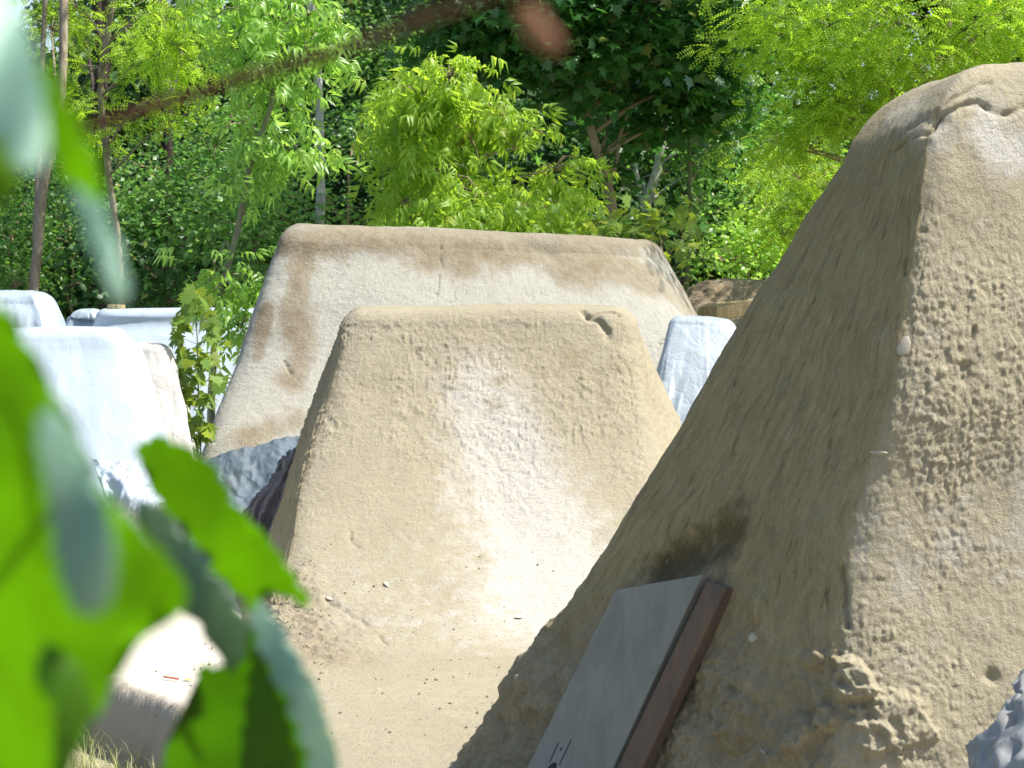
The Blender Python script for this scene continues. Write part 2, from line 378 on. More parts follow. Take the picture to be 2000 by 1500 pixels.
    L.mask[..., 0] = .9 * np.exp(-(L.dist(tp) / .08) ** 2) + .7 * np.exp(-(L.dist(t2) / .07) ** 2) + .28 * np.exp(-(L.dist(t3) / .2) ** 2) + .12
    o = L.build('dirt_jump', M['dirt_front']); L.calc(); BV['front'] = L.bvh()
    tag(o, 'huge near dirt jump filling the right, streaked shaded flank and cracked sunlit top', 'dirt jump', 'clay dirt jumps of the bike track')
    return L
LF = front_jump()

# ---- middle jump
def middle_jump():
    FL = arc_edge([(600, 668), (640, 663), (768, 643), (895, 598), (1004, 572), (1090, 562), (1170, 545), (1300, 520), (1400, 510)], 8.1, 3.1, 58)
    FR = arc_edge([(600, 1228), (640, 1247), (700, 1252), (800, 1268), (870, 1280), (1000, 1310), (1150, 1355), (1300, 1390), (1400, 1410)], 8.1, 3.1, 58)
    L = Loft(FL, FR, [(1.42, 11.3, -.03), (1.1, 11.5, .8), ('p', 1240, 625, 11.6)],
             [('p', 430, 1160, 10.9), ('p', 510, 1044, 11.0), ('p', 533, 980, 11.1), ('p', 556, 917, 11.2), ('p', 585, 825, 11.3), ('p', 625, 722, 11.4), ('p', 668, 628, 11.5)],
             nz=330, nr=620, cap=.1, ncap=22, ex=9, weights=(1.3, .2, .1, 1), dome=.01)
    bv = L.bvh(); N = L.N
    left = sstep(.35, .7, -N[..., 0]) * (1 - L.cap); z = L.G[..., 2]
    rough = sstep(.25, .85, z) * (1 - L.cap * .7)
    for pl, w, dp in (([(1140, 612), (1165, 625), (1180, 640), (1188, 655)], .02, .028), ([(1150, 616), (1190, 612), (1212, 618)], .01, .02),
                      ([(684, 1040), (690, 1046), (688, 1058), (700, 1066)], .008, .011), ([(640, 1170), (700, 1205), (760, 1260)], .012, .014),
                      ([(1235, 790), (1228, 760), (1240, 735), (1215, 715)], .006, .01), ([(1242, 820), (1255, 850), (1275, 875)], .006, .01)):
        L.crack(bv, pl, w, dp, .02)
    L.crack(bv, [(930, 900), (990, 1050), (1040, 1200), (1040, 1300)], .25, .03, 0)
    pend = L.pend
    d = .016 * L.n(2, 3, 51) + .005 * L.n(7, 3, 52)
    g = L.n(30, 3, 53); r = np.abs(L.n(20, 4, 54)) * 1.6 + .3
    k2 = L.n(50, 2, 49); pel = sstep(.25, .6, k2)
    d += rough * (.4 + .8 * sstep(-.4, .3, L.n(2.5, 2, 48))) * (.0065 * (r - .7) + .0035 * g + .006 * pel) + (1 - rough) * .0026 * L.n(24, 3, 55)
    s1 = fbm(L.uvw(20, 2.2), 1, 3, 56).reshape(d.shape); d += left * .008 * s1
    # crumbled soil where the left flank meets the floor
    q = L.line(bv, [(548, 1150), (565, 1190), (600, 1240), (640, 1290)]); lump = np.exp(-(L.dist(q) / .2) ** 2)
    d += lump * (.03 * L.n(9, 4, 57) + .02 * L.n(25, 3, 58))
    fd = sstep(-.03, .14, z); d = d * (.3 + .7 * fd); L.disp(d + pend * sstep(.0, .1, z))
    ln = L.line(bv, [(935, 670), (955, 780), (985, 900), (1035, 1000), (1080, 1120), (1090, 1230), (1070, 1330)])
    wv = .17 + .08 * sstep(1.2, .2, z)
    L.mask[..., 0] = (1.0 * np.exp(-(L.dist(ln) / wv / 1.35) ** 2) * sstep(1.5, 1.0, z) * sstep(-.02, .25, z) + .1 + .15 * sstep(.5, .1, z)) * sstep(-.02, .1, z) + .05  # worn track, plus a paler ramp foot with fuller sun put into its colour
    L.mask[..., 1] = .6 * sstep(.35, 1.1, z) * (1 - L.cap) * (.5 + .5 * L.n(2.5, 2, 60)); L.mask[..., 2] = left * .6; L.mask[..., 3] = lump * .6 + .1 * rough  # upper ramp darkened in colour to imitate the weaker grazing sun
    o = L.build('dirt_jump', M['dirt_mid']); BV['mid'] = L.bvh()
    tag(o, 'middle tan dirt jump with pebbly concave ramp and pale worn track down its centre', 'dirt jump', 'clay dirt jumps of the bike track')
    return L
LM = middle_jump()

# ---- back jump
def back_jump():
    L = Loft([('p', 285, 1115, 11.3), ('p', 325, 1010, 11.6), ('p', 371, 885, 11.9), ('p', 415, 780, 12.3), ('p', 456, 690, 12.6), ('p', 495, 580, 12.8), ('p', 522, 510, 12.95), ('p', 538, 470, 13.0)],
             [('p', 1480, 1060, 12.6), ('p', 1400, 760, 13.5), ('p', 1345, 640, 13.9), ('p', 1297, 565, 14.2), ('p', 1277, 525, 14.35), ('p', 1262, 502, 14.45)],
             [('p', 1560, 975, 14.9), ('p', 1450, 740, 15.1), ('p', 1380, 625, 15.2), ('p', 1342, 560, 15.3), ('p', 1310, 505, 15.4)],
             [('p', 420, 1010, 13.5), ('p', 500, 700, 13.8), ('p', 555, 472, 14.0)],
             nz=260, nr=520, cap=.13, ncap=22, ex=6, weights=(1.2, .8, .1, .5), dome=.01)
    bv = L.bvh(); z = L.G[..., 2]
    L.crack(bv, [(862, 478), (864, 500), (858, 540), (852, 580)], .008, .018, .015)
    L.crack(bv, [(1308, 655), (1290, 672), (1280, 690), (1262, 705), (1256, 715)], .012, .03, .02)
    L.crack(bv, [(552, 705), (575, 735), (590, 745)], .01, .02, .02)
    L.crack(bv, [(885, 600), (895, 560)], .007, .01, .02)
    L.crack(bv, [(1030, 484), (1075, 500)], .07, .02, .02)
    pend = L.pend
    d = .02 * L.n(1.6, 3, 61) + .004 * L.n(9, 3, 62) + .0035 * L.n(30, 3, 63)
    L.disp(d + pend)
    px = lambda *a: L.dist(L.line(bv, list(a)))
    damp = np.maximum.reduce([np.exp(-(px((560, 480), (700, 466), (860, 478), (1050, 500), (1240, 520)) / .13) ** 2),
        np.exp(-(px((840, 490), (890, 505)) / .2) ** 2), np.exp(-(px((1090, 520), (1180, 520), (1250, 540)) / .22) ** 2),
        np.exp(-(px((590, 500), (575, 600), (585, 700), (570, 745)) / .15) ** 2), np.exp(-(px((520, 600), (500, 700)) / .08) ** 2),
        np.exp(-(px((490, 850), (590, 820)) / .2) ** 2)])
    damp = np.clip(damp + .35 * L.n(3.5, 3, 65), 0, 1)
    damp = damp ** 1.5
    L.mask[..., 0] = 1.1 - 1.25 * damp - .8 * L.cap + .5 * L.n(1.5, 3, 64); L.mask[..., 1] = damp * .55; L.mask[..., 2] = .35
    rp = sstep(.2, .6, L.N[..., 0]) ; L.mask[..., 0] -= rp * .4
    o = L.build('dirt_jump', M['dirt_back']); BV['back'] = L.bvh()
    tag(o, 'farthest wide dirt jump with grey dried crust and damp brown lip', 'dirt jump', 'clay dirt jumps of the bike track')
    return L
LB = back_jump()

# ---- low mound behind, right
def low_mound():
    L = Loft([(2.2, 16.6, -.2), ('p', 1330, 640, 17.2), ('p', 1325, 575, 17.6)], [(6.5, 16.6, -.2), (6.2, 17.2, .9), (6.0, 17.5, 1.5)],
             [(6.8, 20, -.2), (6.2, 19.4, 1.45)], [(1.4, 20, -.2), (1.9, 19.4, 1.45)], nz=140, nr=300, cap=.14, ex=5, weights=(1, .3, .1, .5), dome=.05)
    L.disp(.06 * L.n(2, 4, 71) + .03 * L.n(8, 4, 72) + .012 * L.n(25, 3, 73)); L.mask[..., 3] = .12 + .3 * L.n(3, 3, 74); L.mask[..., 0] = .4 + .4 * L.n(4, 3, 75)
    o = L.build('dirt_mound', M['dirt_mound']); BV['mound'] = L.bvh()
    tag(o, 'low crumbly brown dirt mound behind the white tarp at right', 'dirt mound')
low_mound()

# ------------------------------------------------------------------ ground
def ground():
    def axis(lo, hi, step, far, n):
        c = np.arange(lo, hi, step); g = np.geomspace(step, far, n)
        return np.r_[lo - np.cumsum(g)[::-1], c, hi + np.cumsum(g)]
    xs = axis(-3.2, 2.0, .022, 60, 30); ys = axis(5.0, 11.5, .025, 60, 30)
    X, Y = np.meshgrid(xs, ys); Z = np.zeros_like(X); p3 = np.stack([X, Y, Z], 2).reshape(-1, 3)
    n = lambda s, o, sd: fbm(p3, s, o, sd).reshape(X.shape)
    # step down to the grass at lower left
    ex = np.interp(Y, [3, 6.85, 7.63, 8.34, 8.9, 9.3, 12], [-.75, -1.0, -1.30, -1.80, -2.3, -3.6, -6]) + .04 * n(5, 3, 81)
    drop = sstep(.02, -.13, X - ex) * sstep(40, 12, Y); lowr = sstep(.1, -.02, X - ex)
    near = sstep(30, 12, Y) * sstep(14, 6, np.abs(X))
    lip = np.exp(-((X - ex - .0) / .07) ** 2)
    Z = -.30 * drop + near * (.012 * n(1.2, 3, 82) + .006 * n(6, 3, 83) + .002 * n(22, 3, 84)) + lip * .02 * n(14, 3, 85) + drop * (1 - sstep(.0, .2, ex - X)) * .03 * n(16, 3, 86)
    Z += sstep(20, 80, np.hypot(X, Y)) * 1.2 * n(.02, 2, 87) - sstep(14, 30, Y) * .2
    G = np.stack([X, Y, Z], 2); ny, nx = X.shape
    i = np.arange(ny - 1)[:, None] * nx; j = np.arange(nx - 1)[None]
    f = np.stack([i + j, i + j + 1, i + nx + j + 1, i + nx + j], 2).reshape(-1, 4)
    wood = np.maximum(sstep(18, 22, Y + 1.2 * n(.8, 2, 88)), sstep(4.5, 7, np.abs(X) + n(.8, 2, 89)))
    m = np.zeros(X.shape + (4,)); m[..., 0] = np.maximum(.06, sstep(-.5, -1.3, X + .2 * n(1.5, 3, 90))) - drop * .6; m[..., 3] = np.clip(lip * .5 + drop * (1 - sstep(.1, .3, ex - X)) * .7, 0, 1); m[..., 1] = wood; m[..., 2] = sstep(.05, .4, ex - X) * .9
    mt = NT('earth floor'); g = mt.n('ShaderNodeNewGeometry').outputs['Position']
    at = mt.n('ShaderNodeAttribute', attribute_name='mask'); sp = mt.n('ShaderNodeSeparateColor'); mt.l(at.outputs['Color'], sp.inputs[0])
    n1 = mt.noise(g, 3, 5, .6); n2 = mt.noise(g, 16, 5, .65); n3 = mt.noise(g, 90, 4, .7)
    c = mt.mix(mt.mapr(n1, .35, .65), (.40, .355, .25), (.43, .39, .29))
    c = mt.mix(mt.mapr(n2, .52, .72, 0, .35), c, (.36, .28, .17)); c = mt.mix(mt.mapr(n3, .6, .8, 0, .6), c, (.2, .14, .08))
    c = mt.mix(mt.mapr(sp.outputs[0], .3, .7), c, mt.mix(n1, (.50, .46, .38), (.56, .52, .45)))  # ground painted paler toward the left, standing in for sun glare
    c = mt.mix(at.outputs['Alpha'], c, mt.mix(n2, (.13, .095, .06), (.24, .19, .12)))
    c = mt.mix(sp.outputs[2], c, mt.mix(n2, (.12, .1, .05), (.2, .2, .08)))
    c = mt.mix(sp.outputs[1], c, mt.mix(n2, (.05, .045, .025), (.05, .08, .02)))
    b = mt.bump(n2, .012, .6); b = mt.bump(n3, .004, .8, b)
    o = mesh_np('ground', G.reshape(-1, 3), f, np.full(len(f), 4), mt.done(mt.bsdf(c, .95, b, .1)), None, True, m.reshape(-1, 4))
    o.data.materials.append(M['dirt_mid']); Xc, Yc = (X[:-1, :-1] + X[1:, 1:]) / 2, (Y[:-1, :-1] + Y[1:, 1:]) / 2
    o.data.polygons.foreach_set('material_index', ((Xc > -1.3 + .12 * n(4, 2, 92)[:-1, :-1]) & (Yc < 17) & (np.abs(Xc) < 4) & (lowr[:-1, :-1] < .3)).ravel().astype(np.int32))
    tag(o, kind='structure')
    BV['ground'] = BVHTree.FromPolygons([Vector(v) for v in G.reshape(-1, 3)], f.tolist())
ground()
def hit(px, py, *names):
    best = None
    for k in (names or BV.keys()):
        h = BV[k].ray_cast(Vector((0, 0, H)), ray(px, py))
        if h[0] is not None and (best is None or h[3] < best[3]): best = h
    return best

# ------------------------------------------------------------------ tarpaulins
def tarp(name, lab, mat, FL, FR, BR, BL, cap=.09, ex=5, fold=.03, fs=6, seed=0, nz=120, nr=360, wr=.008, group='tarpaulins covering dirt jumps', hemw=.0, w=(1, .7, .2, .7)):
    L = Loft(FL, FR, BR, BL, nz=nz, nr=nr, cap=cap, ncap=14, ex=ex, weights=w, dome=.01)
    hgt = sstep(1.02, .15, L.lev); f = fbm(np.stack([L.U.ravel() * fs, L.V.ravel() * fs * .12, np.zeros(L.U.size)], 1), 1, 3, seed).reshape(L.nL, L.nR)
    f = 1 - np.abs(f) * 2.2; corner = np.exp(-((np.abs(L.SX) - 1) / .25) ** 2 - ((np.abs(L.SY) - 1) / .5) ** 2)
    d = fold * f * (.25 + .75 * hgt) * (.5 + corner) * (1 - L.cap * .8)
    a = fbm(L.p() * np.array([1, 1, .35]), 5, 2, seed + 5).reshape(L.nL, L.nR); d += wr * .5 * (1 - np.abs(a) * 2.5) + wr * .5 * L.n(2.2, 2, seed + 6)
    L.disp(d)
    o = L.build(name, mat); tag(o, lab, 'tarpaulin', group); return L, o
tarp('tarpaulin', 'bluish white tarpaulin pulled smooth over the nearest covered jump on the left', M['tarp_white'],
     [('p', -160, 1010, 9.3), ('p', -60, 780, 9.7), ('p', -40, 668, 9.9)], [('p', 325, 990, 9.3), ('p', 290, 800, 9.65), ('p', 262, 700, 9.85), ('p', 243, 665, 9.9)],
     [('p', 345, 930, 10.4), ('p', 305, 780, 10.6), ('p', 283, 690, 10.7), ('p', 255, 660, 10.7)], [('p', -160, 900, 10.4), ('p', -60, 665, 10.7)], cap=.06, fold=.02, fs=4, seed=3, wr=.006, ex=8)
tarp('tarpaulin', 'cream stained tarpaulin with loose folds, half hidden behind the bluish white one', M['tarp_cream'],
     [('p', 230, 1000, 10.9), ('p', 235, 760, 11.2), ('p', 240, 690, 11.4)], [('p', 385, 1000, 10.8), ('p', 355, 800, 11.2), ('p', 342, 720, 11.35), ('p', 330, 690, 11.4)],
     [('p', 400, 950, 11.9), ('p', 335, 688, 12.1)], [('p', 200, 950, 11.9), ('p', 240, 688, 12.1)], cap=.05, fold=.05, fs=7, seed=8, wr=.012)
tarp('tarpaulin', 'silvery blue tarpaulin with deep vertical folds at the far left edge', M['tarp_silver'],
     [('p', -150, 900, 14.4), ('p', -80, 640, 15.0), ('p', -60, 592, 15.2)], [('p', 165, 800, 14.5), ('p', 128, 660, 15.0), ('p', 118, 620, 15.1), ('p', 104, 595, 15.2)],
     [('p', 170, 780, 16), ('p', 108, 592, 16.2)], [('p', -150, 780, 16), ('p', -60, 590, 16.2)], cap=.09, fold=.07, fs=5, seed=12, wr=.012)
tarp('tarpaulin', 'long pale grey tarpaulin stretched over the wide covered jump behind the sapling', M['tarp_white'],
     [('p', 130, 900, 14.9), ('p', 165, 700, 15.4), ('p', 182, 640, 15.6), ('p', 190, 618, 15.6)], [('p', 640, 900, 14.8), ('p', 600, 616, 15.6)],
     [('p', 640, 850, 16.6), ('p', 600, 613, 16.8)], [('p', 130, 850, 16.6), ('p', 190, 615, 16.8)], cap=.05, fold=.02, fs=4, seed=17, wr=.008, ex=8)
tarp('tarpaulin', 'small crumpled shiny tarpaulin heap between the two far covered jumps', M['tarp_silver'],
     [('p', 110, 800, 16.6), ('p', 132, 640, 17), ('p', 142, 622, 17.0)], [('p', 230, 800, 16.6), ('p', 205, 640, 17), ('p', 195, 622, 17)],
     [('p', 230, 780, 17.8), ('p', 200, 620, 18)], [('p', 110, 780, 17.8), ('p', 140, 620, 18)], cap=.06, fold=.1, fs=8, seed=22, wr=.05, nr=260)
tarp('tarpaulin', 'white weathered tarpaulin hanging over the jump corner between far and near jumps on the right', M['tarp_plain'],
     [('p', 1225, 950, 11.9), ('p', 1262, 800, 12.3), ('p', 1290, 700, 12.55), ('p', 1302, 650, 12.7), ('p', 1306, 632, 12.75)], [('p', 1500, 950, 11.9), ('p', 1465, 760, 12.3), ('p', 1440, 660, 12.6), ('p', 1432, 640, 12.7)],
     [('p', 1500, 900, 13.3), ('p', 1436, 640, 13.35)], [('p', 1240, 900, 13.0), ('p', 1312, 630, 13.2)], cap=.05, fold=.035, fs=6, seed=27, wr=.014, ex=6)

def sheet(name, lab, mat, ctrl, nu=120, nv=90, amp=.03, fs=6, seed=0, wr=.01, group=None, cat='tarpaulin', stretch=(1, .25)):
    """a lying or hanging cloth through a grid of control points"""
    rows = [spline(pts(r), nu) for r in ctrl]; R = np.array(rows); G = np.stack([spline(R[:, k], nv) for k in range(nu)], 1)
    n = np.cross(np.gradient(G, axis=1), np.gradient(G, axis=0)); n /= np.maximum(np.linalg.norm(n, axis=2, keepdims=True), 1e-9)
    if (n[..., 1].mean() > 0): n = -n
    U, V = np.meshgrid(np.linspace(0, 1, nu), np.linspace(0, 1, nv))
    f = fbm(np.stack([(U * stretch[0] + V * .15) * fs, V * fs * stretch[1], V * 0], 2).reshape(-1, 3), 1, 3, seed).reshape(nv, nu)
    p = G.reshape(-1, 3); w = fbm(p, 9, 3, seed + 3).reshape(nv, nu)
    G = G + n * (amp * (1 - 2.4 * np.abs(f)) + wr * (1 - 3 * np.abs(w)))[..., None]
    i = np.arange(nv - 1)[:, None] * nu; j = np.arange(nu - 1)[None]
    fc = np.stack([i + j, i + j + 1, i + nu + j + 1, i + nu + j], 2).reshape(-1, 4)
    o = mesh_np(name, G.reshape(-1, 3), fc, np.full(len(fc), 4), mat)
    s = o.modifiers.new('thick', 'SOLIDIFY'); s.thickness = .004
    return tag(o, lab, cat, group)
# blue tarp at the foot of the back jump: lies just in front of its face
def on(px, py, off=.03, *names):
    h = hit(px, py, *names); q = np.array(h[0]); v = np.array(ray(px, py)); return tuple(q - v * off)
def back_at(px, py, off):
    h = BV['back'].ray_cast(Vector((0, 0, H)), ray(px, py)); q = np.array(h[0]); return tuple(q - np.array(ray(px, py)) * off)
sheet('tarpaulin', 'dull blue grey tarpaulin spread against the foot of the farthest dirt jump', M['tarp_blue'],
      [[back_at(395, 905, .05), back_at(480, 878, .05), back_at(560, 858, .05), back_at(680, 835, .05)],
       [back_at(395, 960, .12), back_at(480, 960, .12), back_at(560, 940, .12), back_at(680, 920, .1)],
       [back_at(390, 1010, .2), back_at(480, 1030, .25), back_at(560, 1030, .25), back_at(680, 1000, .2)],
       [(-1.95, 11.0, .02), (-1.6, 11.0, .02), (-1.3, 11.1, .02), (-.9, 11.2, .02)]], amp=.02, fs=5, seed=33, wr=.012, group='tarpaulins covering dirt jumps')
sheet('plastic_sheet', 'black plastic sheet in long folds beside the left flank of the middle jump', M['plastic_black'],
      [[('p', 565, 905, 11.35), ('p', 590, 885, 11.3), ('p', 625, 865, 11.3)], [('p', 530, 965, 11.2), ('p', 560, 950, 11.1), ('p', 600, 930, 11.1)],
       [('p', 490, 1010, 11.05), ('p', 530, 1010, 10.95), ('p', 575, 1000, 10.9)], [('p', 475, 1080, 10.9), ('p', 520, 1090, 10.8), ('p', 560, 1090, 10.7)]],
      amp=.06, fs=5, seed=41, wr=.012, stretch=(1.2, .12), cat='plastic sheet')
sheet('plastic_wrap', 'crumpled white plastic gathered on the ground below the bluish white tarpaulin', M['tarp_white'],
      [[('p', 180, 905, 9.1), ('p', 250, 900, 9.1), ('p', 310, 915, 9.2)], [('p', 200, 950, 8.9), ('p', 250, 950, 8.85), ('p', 310, 960, 9)],
       [('p', 220, 985, 8.9), ('p', 255, 1000, 8.8), ('p', 300, 990, 8.9)], [('p', 230, 1010, 9.1), ('p', 260, 1030, 9.0), ('p', 290, 1010, 9.1)]],
      amp=.025, fs=4, seed=47, wr=.008, stretch=(1, 1), cat='plastic sheet')
sheet('tarpaulin', 'grey tarpaulin bunched at the bottom right foot of the near jump', M['tarp_grey'],
      [[('p', 2030, 1355, 4.95), ('p', 2085, 1290, 4.95), ('p', 2195, 1220, 5.0)], [('p', 1970, 1440, 4.7), ('p', 2045, 1400, 4.62), ('p', 2175, 1360, 4.6)],
       [('p', 1930, 1490, 4.66), ('p', 2020, 1470, 4.45), ('p', 2165, 1460, 4.4)], [('p', 1885, 1550, 4.62), ('p', 1995, 1550, 4.35), ('p', 2155, 1550, 4.3)],
       [('p', 1845, 1660, 4.5), ('p', 1975, 1670, 4.25), ('p', 2145, 1670, 4.2)]],
      amp=.06, fs=4, seed=53, wr=.012, stretch=(.6, 1.0), group='tarpaulins covering dirt jumps')

# ------------------------------------------------------------------ boards, timber, stones, fallen leaves
def wood_mat(name, c1, c2, sc=(1, 1, .08), scale=40, rough=.75, bump=.003, grit=.3):
    m = NT(name); tc = m.n('ShaderNodeTexCoord').outputs['Object']; mp = m.n('ShaderNodeMapping'); mp.inputs['Scale'].default_value = sc; m.l(tc, mp.inputs[0])
    n = m.noise(mp.outputs[0], scale, 5, .65, .3); n2 = m.noise(tc, 6, 4, .6); n3 = m.noise(tc, 160, 3, .7)
    c = m.mix(m.mapr(n, .35, .65), c1, c2); c = m.mix(m.mapr(n2, .5, .75, 0, .5), c, tuple(x * .7 for x in c2)); c = m.mix(m.mapr(n3, .6, .8, 0, grit), c, tuple(x * .4 for x in c1))
    b = m.bump(n, bump, .7); b = m.bump(n3, .0015, .6, b)
    return m.done(m.bsdf(c, rough, b, .25))
M['board'] = wood_mat('grey board', (.235, .235, .205), (.18, .18, .155), (1, 1, .5), 9)
M['beam'] = wood_mat('brown timber', (.15, .10, .065), (.10, .08, .065))
M['log'] = wood_mat('cut log', (.5, .38, .2), (.28, .2, .1), (1, 1, .12), 30, bump=.012)
M['ink'] = (lambda m: m.done(m.bsdf((.02, .02, .025), .7)))(NT('marker ink'))
def slab(name, mat, o, ax, ay, L, Wd, T, parent=None, bev=.003, z0=0):
    """box with its local frame: ax along length, ay across; named z = outward. o = top-left-front corner"""
    ax = Vector(ax).normalized(); ay = Vector(ay); ay = (ay - ax * ay.dot(ax)).normalized(); az = ay.cross(ax).normalized()
    bm = bmesh.new(); bmesh.ops.create_cube(bm, size=1)
    for v in bm.verts: v.co = Vector(((v.co.x + .5) * Wd, (v.co.z - .5) * T + z0, (v.co.y + .5) * L))
    bmesh.ops.bevel(bm, geom=bm.edges[:], offset=bev, segments=2, affect='EDGES', profile=.5)
    me = bpy.data.meshes.new(name); bm.to_mesh(me); bm.free(); ob = link(name, me, mat, None, False)
    R = Matrix((ay, az, ax)).transposed().to_4x4(); R.translation = Vector(o)
    return ob, R
# grey board leaning on the shaded flank
ha, hb, hc = (hit(1215, 1165, 'front')[0].y, hit(1362, 1135, 'front')[0].y, hit(1075, 1470, 'front')[0].y)
print('wall', ha, hb, hc)
TL, TR = Vector(P(1202, 1152, ha - .05)), Vector(P(1372, 1122, hb - .07)); hn = (Vector(P(1045, 1470, hc - .07)) - TL).cross(TR - TL).normalized()
BL_ = Vector(P(880, 1800, 5)); BL_ = Vector((0, 0, H)) + (BL_ - Vector((0, 0, H))) * ((TL - Vector((0, 0, H))).dot(hn) / (BL_ - Vector((0, 0, H))).dot(hn))
print(BL_)
ax = BL_ - TL; nrm = ax.cross(TR - TL).normalized()
if nrm.y > 0: nrm = -nrm
# board as a true slightly slanted sheet (its top is cut at an angle)
def poly_slab(name, mat, quad, T, parent=None, bev=.0025):
    n = (quad[1] - quad[0]).cross(quad[3] - quad[0]).normalized()
    if n.y > 0: n = -n
    bm = bmesh.new(); f = [bm.verts.new(q) for q in quad]; b = [bm.verts.new(q - n * T) for q in quad]
    bm.faces.new(f); bm.faces.new(b[::-1])
    for k in range(4): bm.faces.new((f[k], b[k], b[(k + 1) % 4], f[(k + 1) % 4]))
    bmesh.ops.recalc_face_normals(bm, faces=bm.faces[:]); bmesh.ops.bevel(bm, geom=bm.edges[:], offset=bev, segments=2, affect='EDGES', profile=.5)
    me = bpy.data.meshes.new(name); bm.to_mesh(me); bm.free(); return link(name, me, mat, parent, False), n
def on_plane(px, py, o, n):
    r = ray(px, py); c = Vector((0, 0, H)); return c + r * ((o - c).dot(n) / r.dot(n))
BRp = on_plane(1052, 1815, TL, nrm)
brd = empty('board', BL_)
face, bn = poly_slab('panel', M['board'], [TL, TR, BRp, BL_], .03, brd)
tag(brd, 'flat grey board with two dark pen lines leaning on the near jump', 'board')
def ink_strip(a, b, w):
    a, b = on_plane(*a, TL + bn * .0012, nrm), on_plane(*b, TL + bn * .0012, nrm); d = (b - a).normalized(); s = d.cross(bn) * w
    return [a - s * .5, a + s * .5, b + s * .6, b - s * .6]
bm = bmesh.new()
for q in (ink_strip((1091, 1449), (1073, 1489), .0035), ink_strip((1115, 1445), (1092, 1494), .0035), ink_strip((1097, 1460), (1094, 1466), .006)):
    bm.faces.new([bm.verts.new(x) for x in q])
cv = on_plane(1079, 1497, TL + bn * .0012, nrm); u = (TR - TL).normalized(); v = ax.normalized()
bm.faces.new([bm.verts.new(cv + u * math.cos(t) * .021 * (1 + .15 * math.sin(3 * t)) + v * math.sin(t) * .016) for t in np.linspace(0, 2 * math.pi, 18)[:-1]])
me = bpy.data.meshes.new('pen_mark'); bm.to_mesh(me); bm.free(); link('pen_mark', me, M['ink'], brd, False)
# brown beam beside/behind the board
hm, hp = hit(1400, 1150, 'front')[0].y - .05, hit(1300, 1400, 'front')[0].y - .06; print(hm, hp)
e_ = hp + (hp - hm) * 1.5
bq = [Vector(P(1380, 1134, hm + .03)), Vector(P(1418, 1146, hm - .03)), Vector(P(1118, 1790, e_ - .03)), Vector(P(1065, 1790, e_ + .03))]
bo, _ = poly_slab('timber_beam', M['beam'], bq, .05, None, .006)
tag(bo, 'rusty brown weathered timber beam leaning beside the grey board', 'beam')
# log block on the far right mound and puck on the far tarp
def cyl_log(name, c, r, h, axis, mat, lab, cat, n=28, sq=1.):
    bm = bmesh.new(); ax = Vector(axis).normalized(); Q = ax.to_track_quat('Z', 'Y').to_matrix()
    rings = []
    for k, (t, s) in enumerate(((0, .94), (.04, 1), (.5, 1.02), (.96, 1), (1, .94))):
        ring = []
        for j in range(n):
            a = 2 * math.pi * j / n; rr = r * s * (1 + .05 * math.sin(3 * a + 1) + .03 * math.sin(11 * a))
            ring.append(bm.verts.new(Vector(c) + Q @ Vector((rr * math.cos(a), rr * sq * math.sin(a), (t - .5) * h))))
        rings.append(ring)
    for a, b in zip(rings[:-1], rings[1:]):
        for j in range(n): bm.faces.new((a[j], a[(j + 1) % n], b[(j + 1) % n], b[j]))
    bm.faces.new(rings[0][::-1]); bm.faces.new(rings[-1])
    me = bpy.data.meshes.new(name); bm.to_mesh(me); bm.free(); o = link(name, me, mat, None, False); tag(o, lab, cat); return o
cyl_log('log_slice', P(228, 601, 16.2), .073, .05, (0, 0, 1), M['log'], 'small round slice of wood lying on top of the long pale tarpaulin', 'wood slice')
bx = [Vector(P(1401, 599, 16.5)), Vector(P(1478, 586, 16.9)), Vector(P(1482, 616, 16.9)), Vector(P(1402, 624, 16.5))]
o, _ = poly_slab('timber_block', M['log'], bx, .22, None, .012); tag(o, 'split timber block lying on the low brown mound', 'timber')

M['stone'] = (lambda m: m.done(m.bsdf(m.mix(m.noise(m.n('ShaderNodeNewGeometry').outputs['Position'], 60, 3), (.42, .38, .3), (.3, .27, .2)), .85)))(NT('stone'))
def stone(name, px, py, r, sc, lab, cat, mat, surf, seed=0, sink=.3, disp=.2):
    h = hit(px, py, surf); bm = bmesh.new(); bmesh.ops.create_icosphere(bm, subdivisions=5 if r > .03 else 3, radius=1)
    co = np.array([v.co[:] for v in bm.verts]); n = fbm(co, 1.3, 4, seed); n2 = fbm(co, 5, 3, seed + 4)
    Q = h[1].to_track_quat('Z', 'Y').to_matrix()
    for v, a, b in zip(bm.verts, n, n2):
        w = v.co * (1 + disp * a + disp * .5 * b); v.co = Q @ Vector((w.x * sc[0], w.y * sc[1], w.z * sc[2] )) * r
    me = bpy.data.meshes.new(name); bm.to_mesh(me); bm.free()
    a = me.color_attributes.new('mask', 'FLOAT_COLOR', 'POINT'); a.data.foreach_set('color', [0.2, 0, 0, .4] * len(me.vertices)); me.uv_layers.new(name='flow')
    o = link(name, me, mat); o.location = Vector(h[0]) - h[1] * r * sc[2] * sink; return tag(o, lab, cat)
stone('stone', 1764, 674, .02, (1, 1.6, .2), 'pale flat stone set in the ridge of the near jump', 'stone', M['stone'], 'front', 1)
stone('stone', 1470, 1246, .018, (1.2, 1, .7), 'small round pebble stuck in the shaded flank right of the timber beam', 'stone', M['stone'], 'front', 2)
stone('stone', 1715, 884, .02, (1.4, .35, .3), 'thin pale stone chip sticking out of the near jump ridge', 'stone', M['stone'], 'front', 3)
stone('twig_chip', 1490, 1468, .035, (.9, .12, .1), 'pale broken wood splinter low on the near jump', 'splinter', M['stone'], 'front', 7, 0)
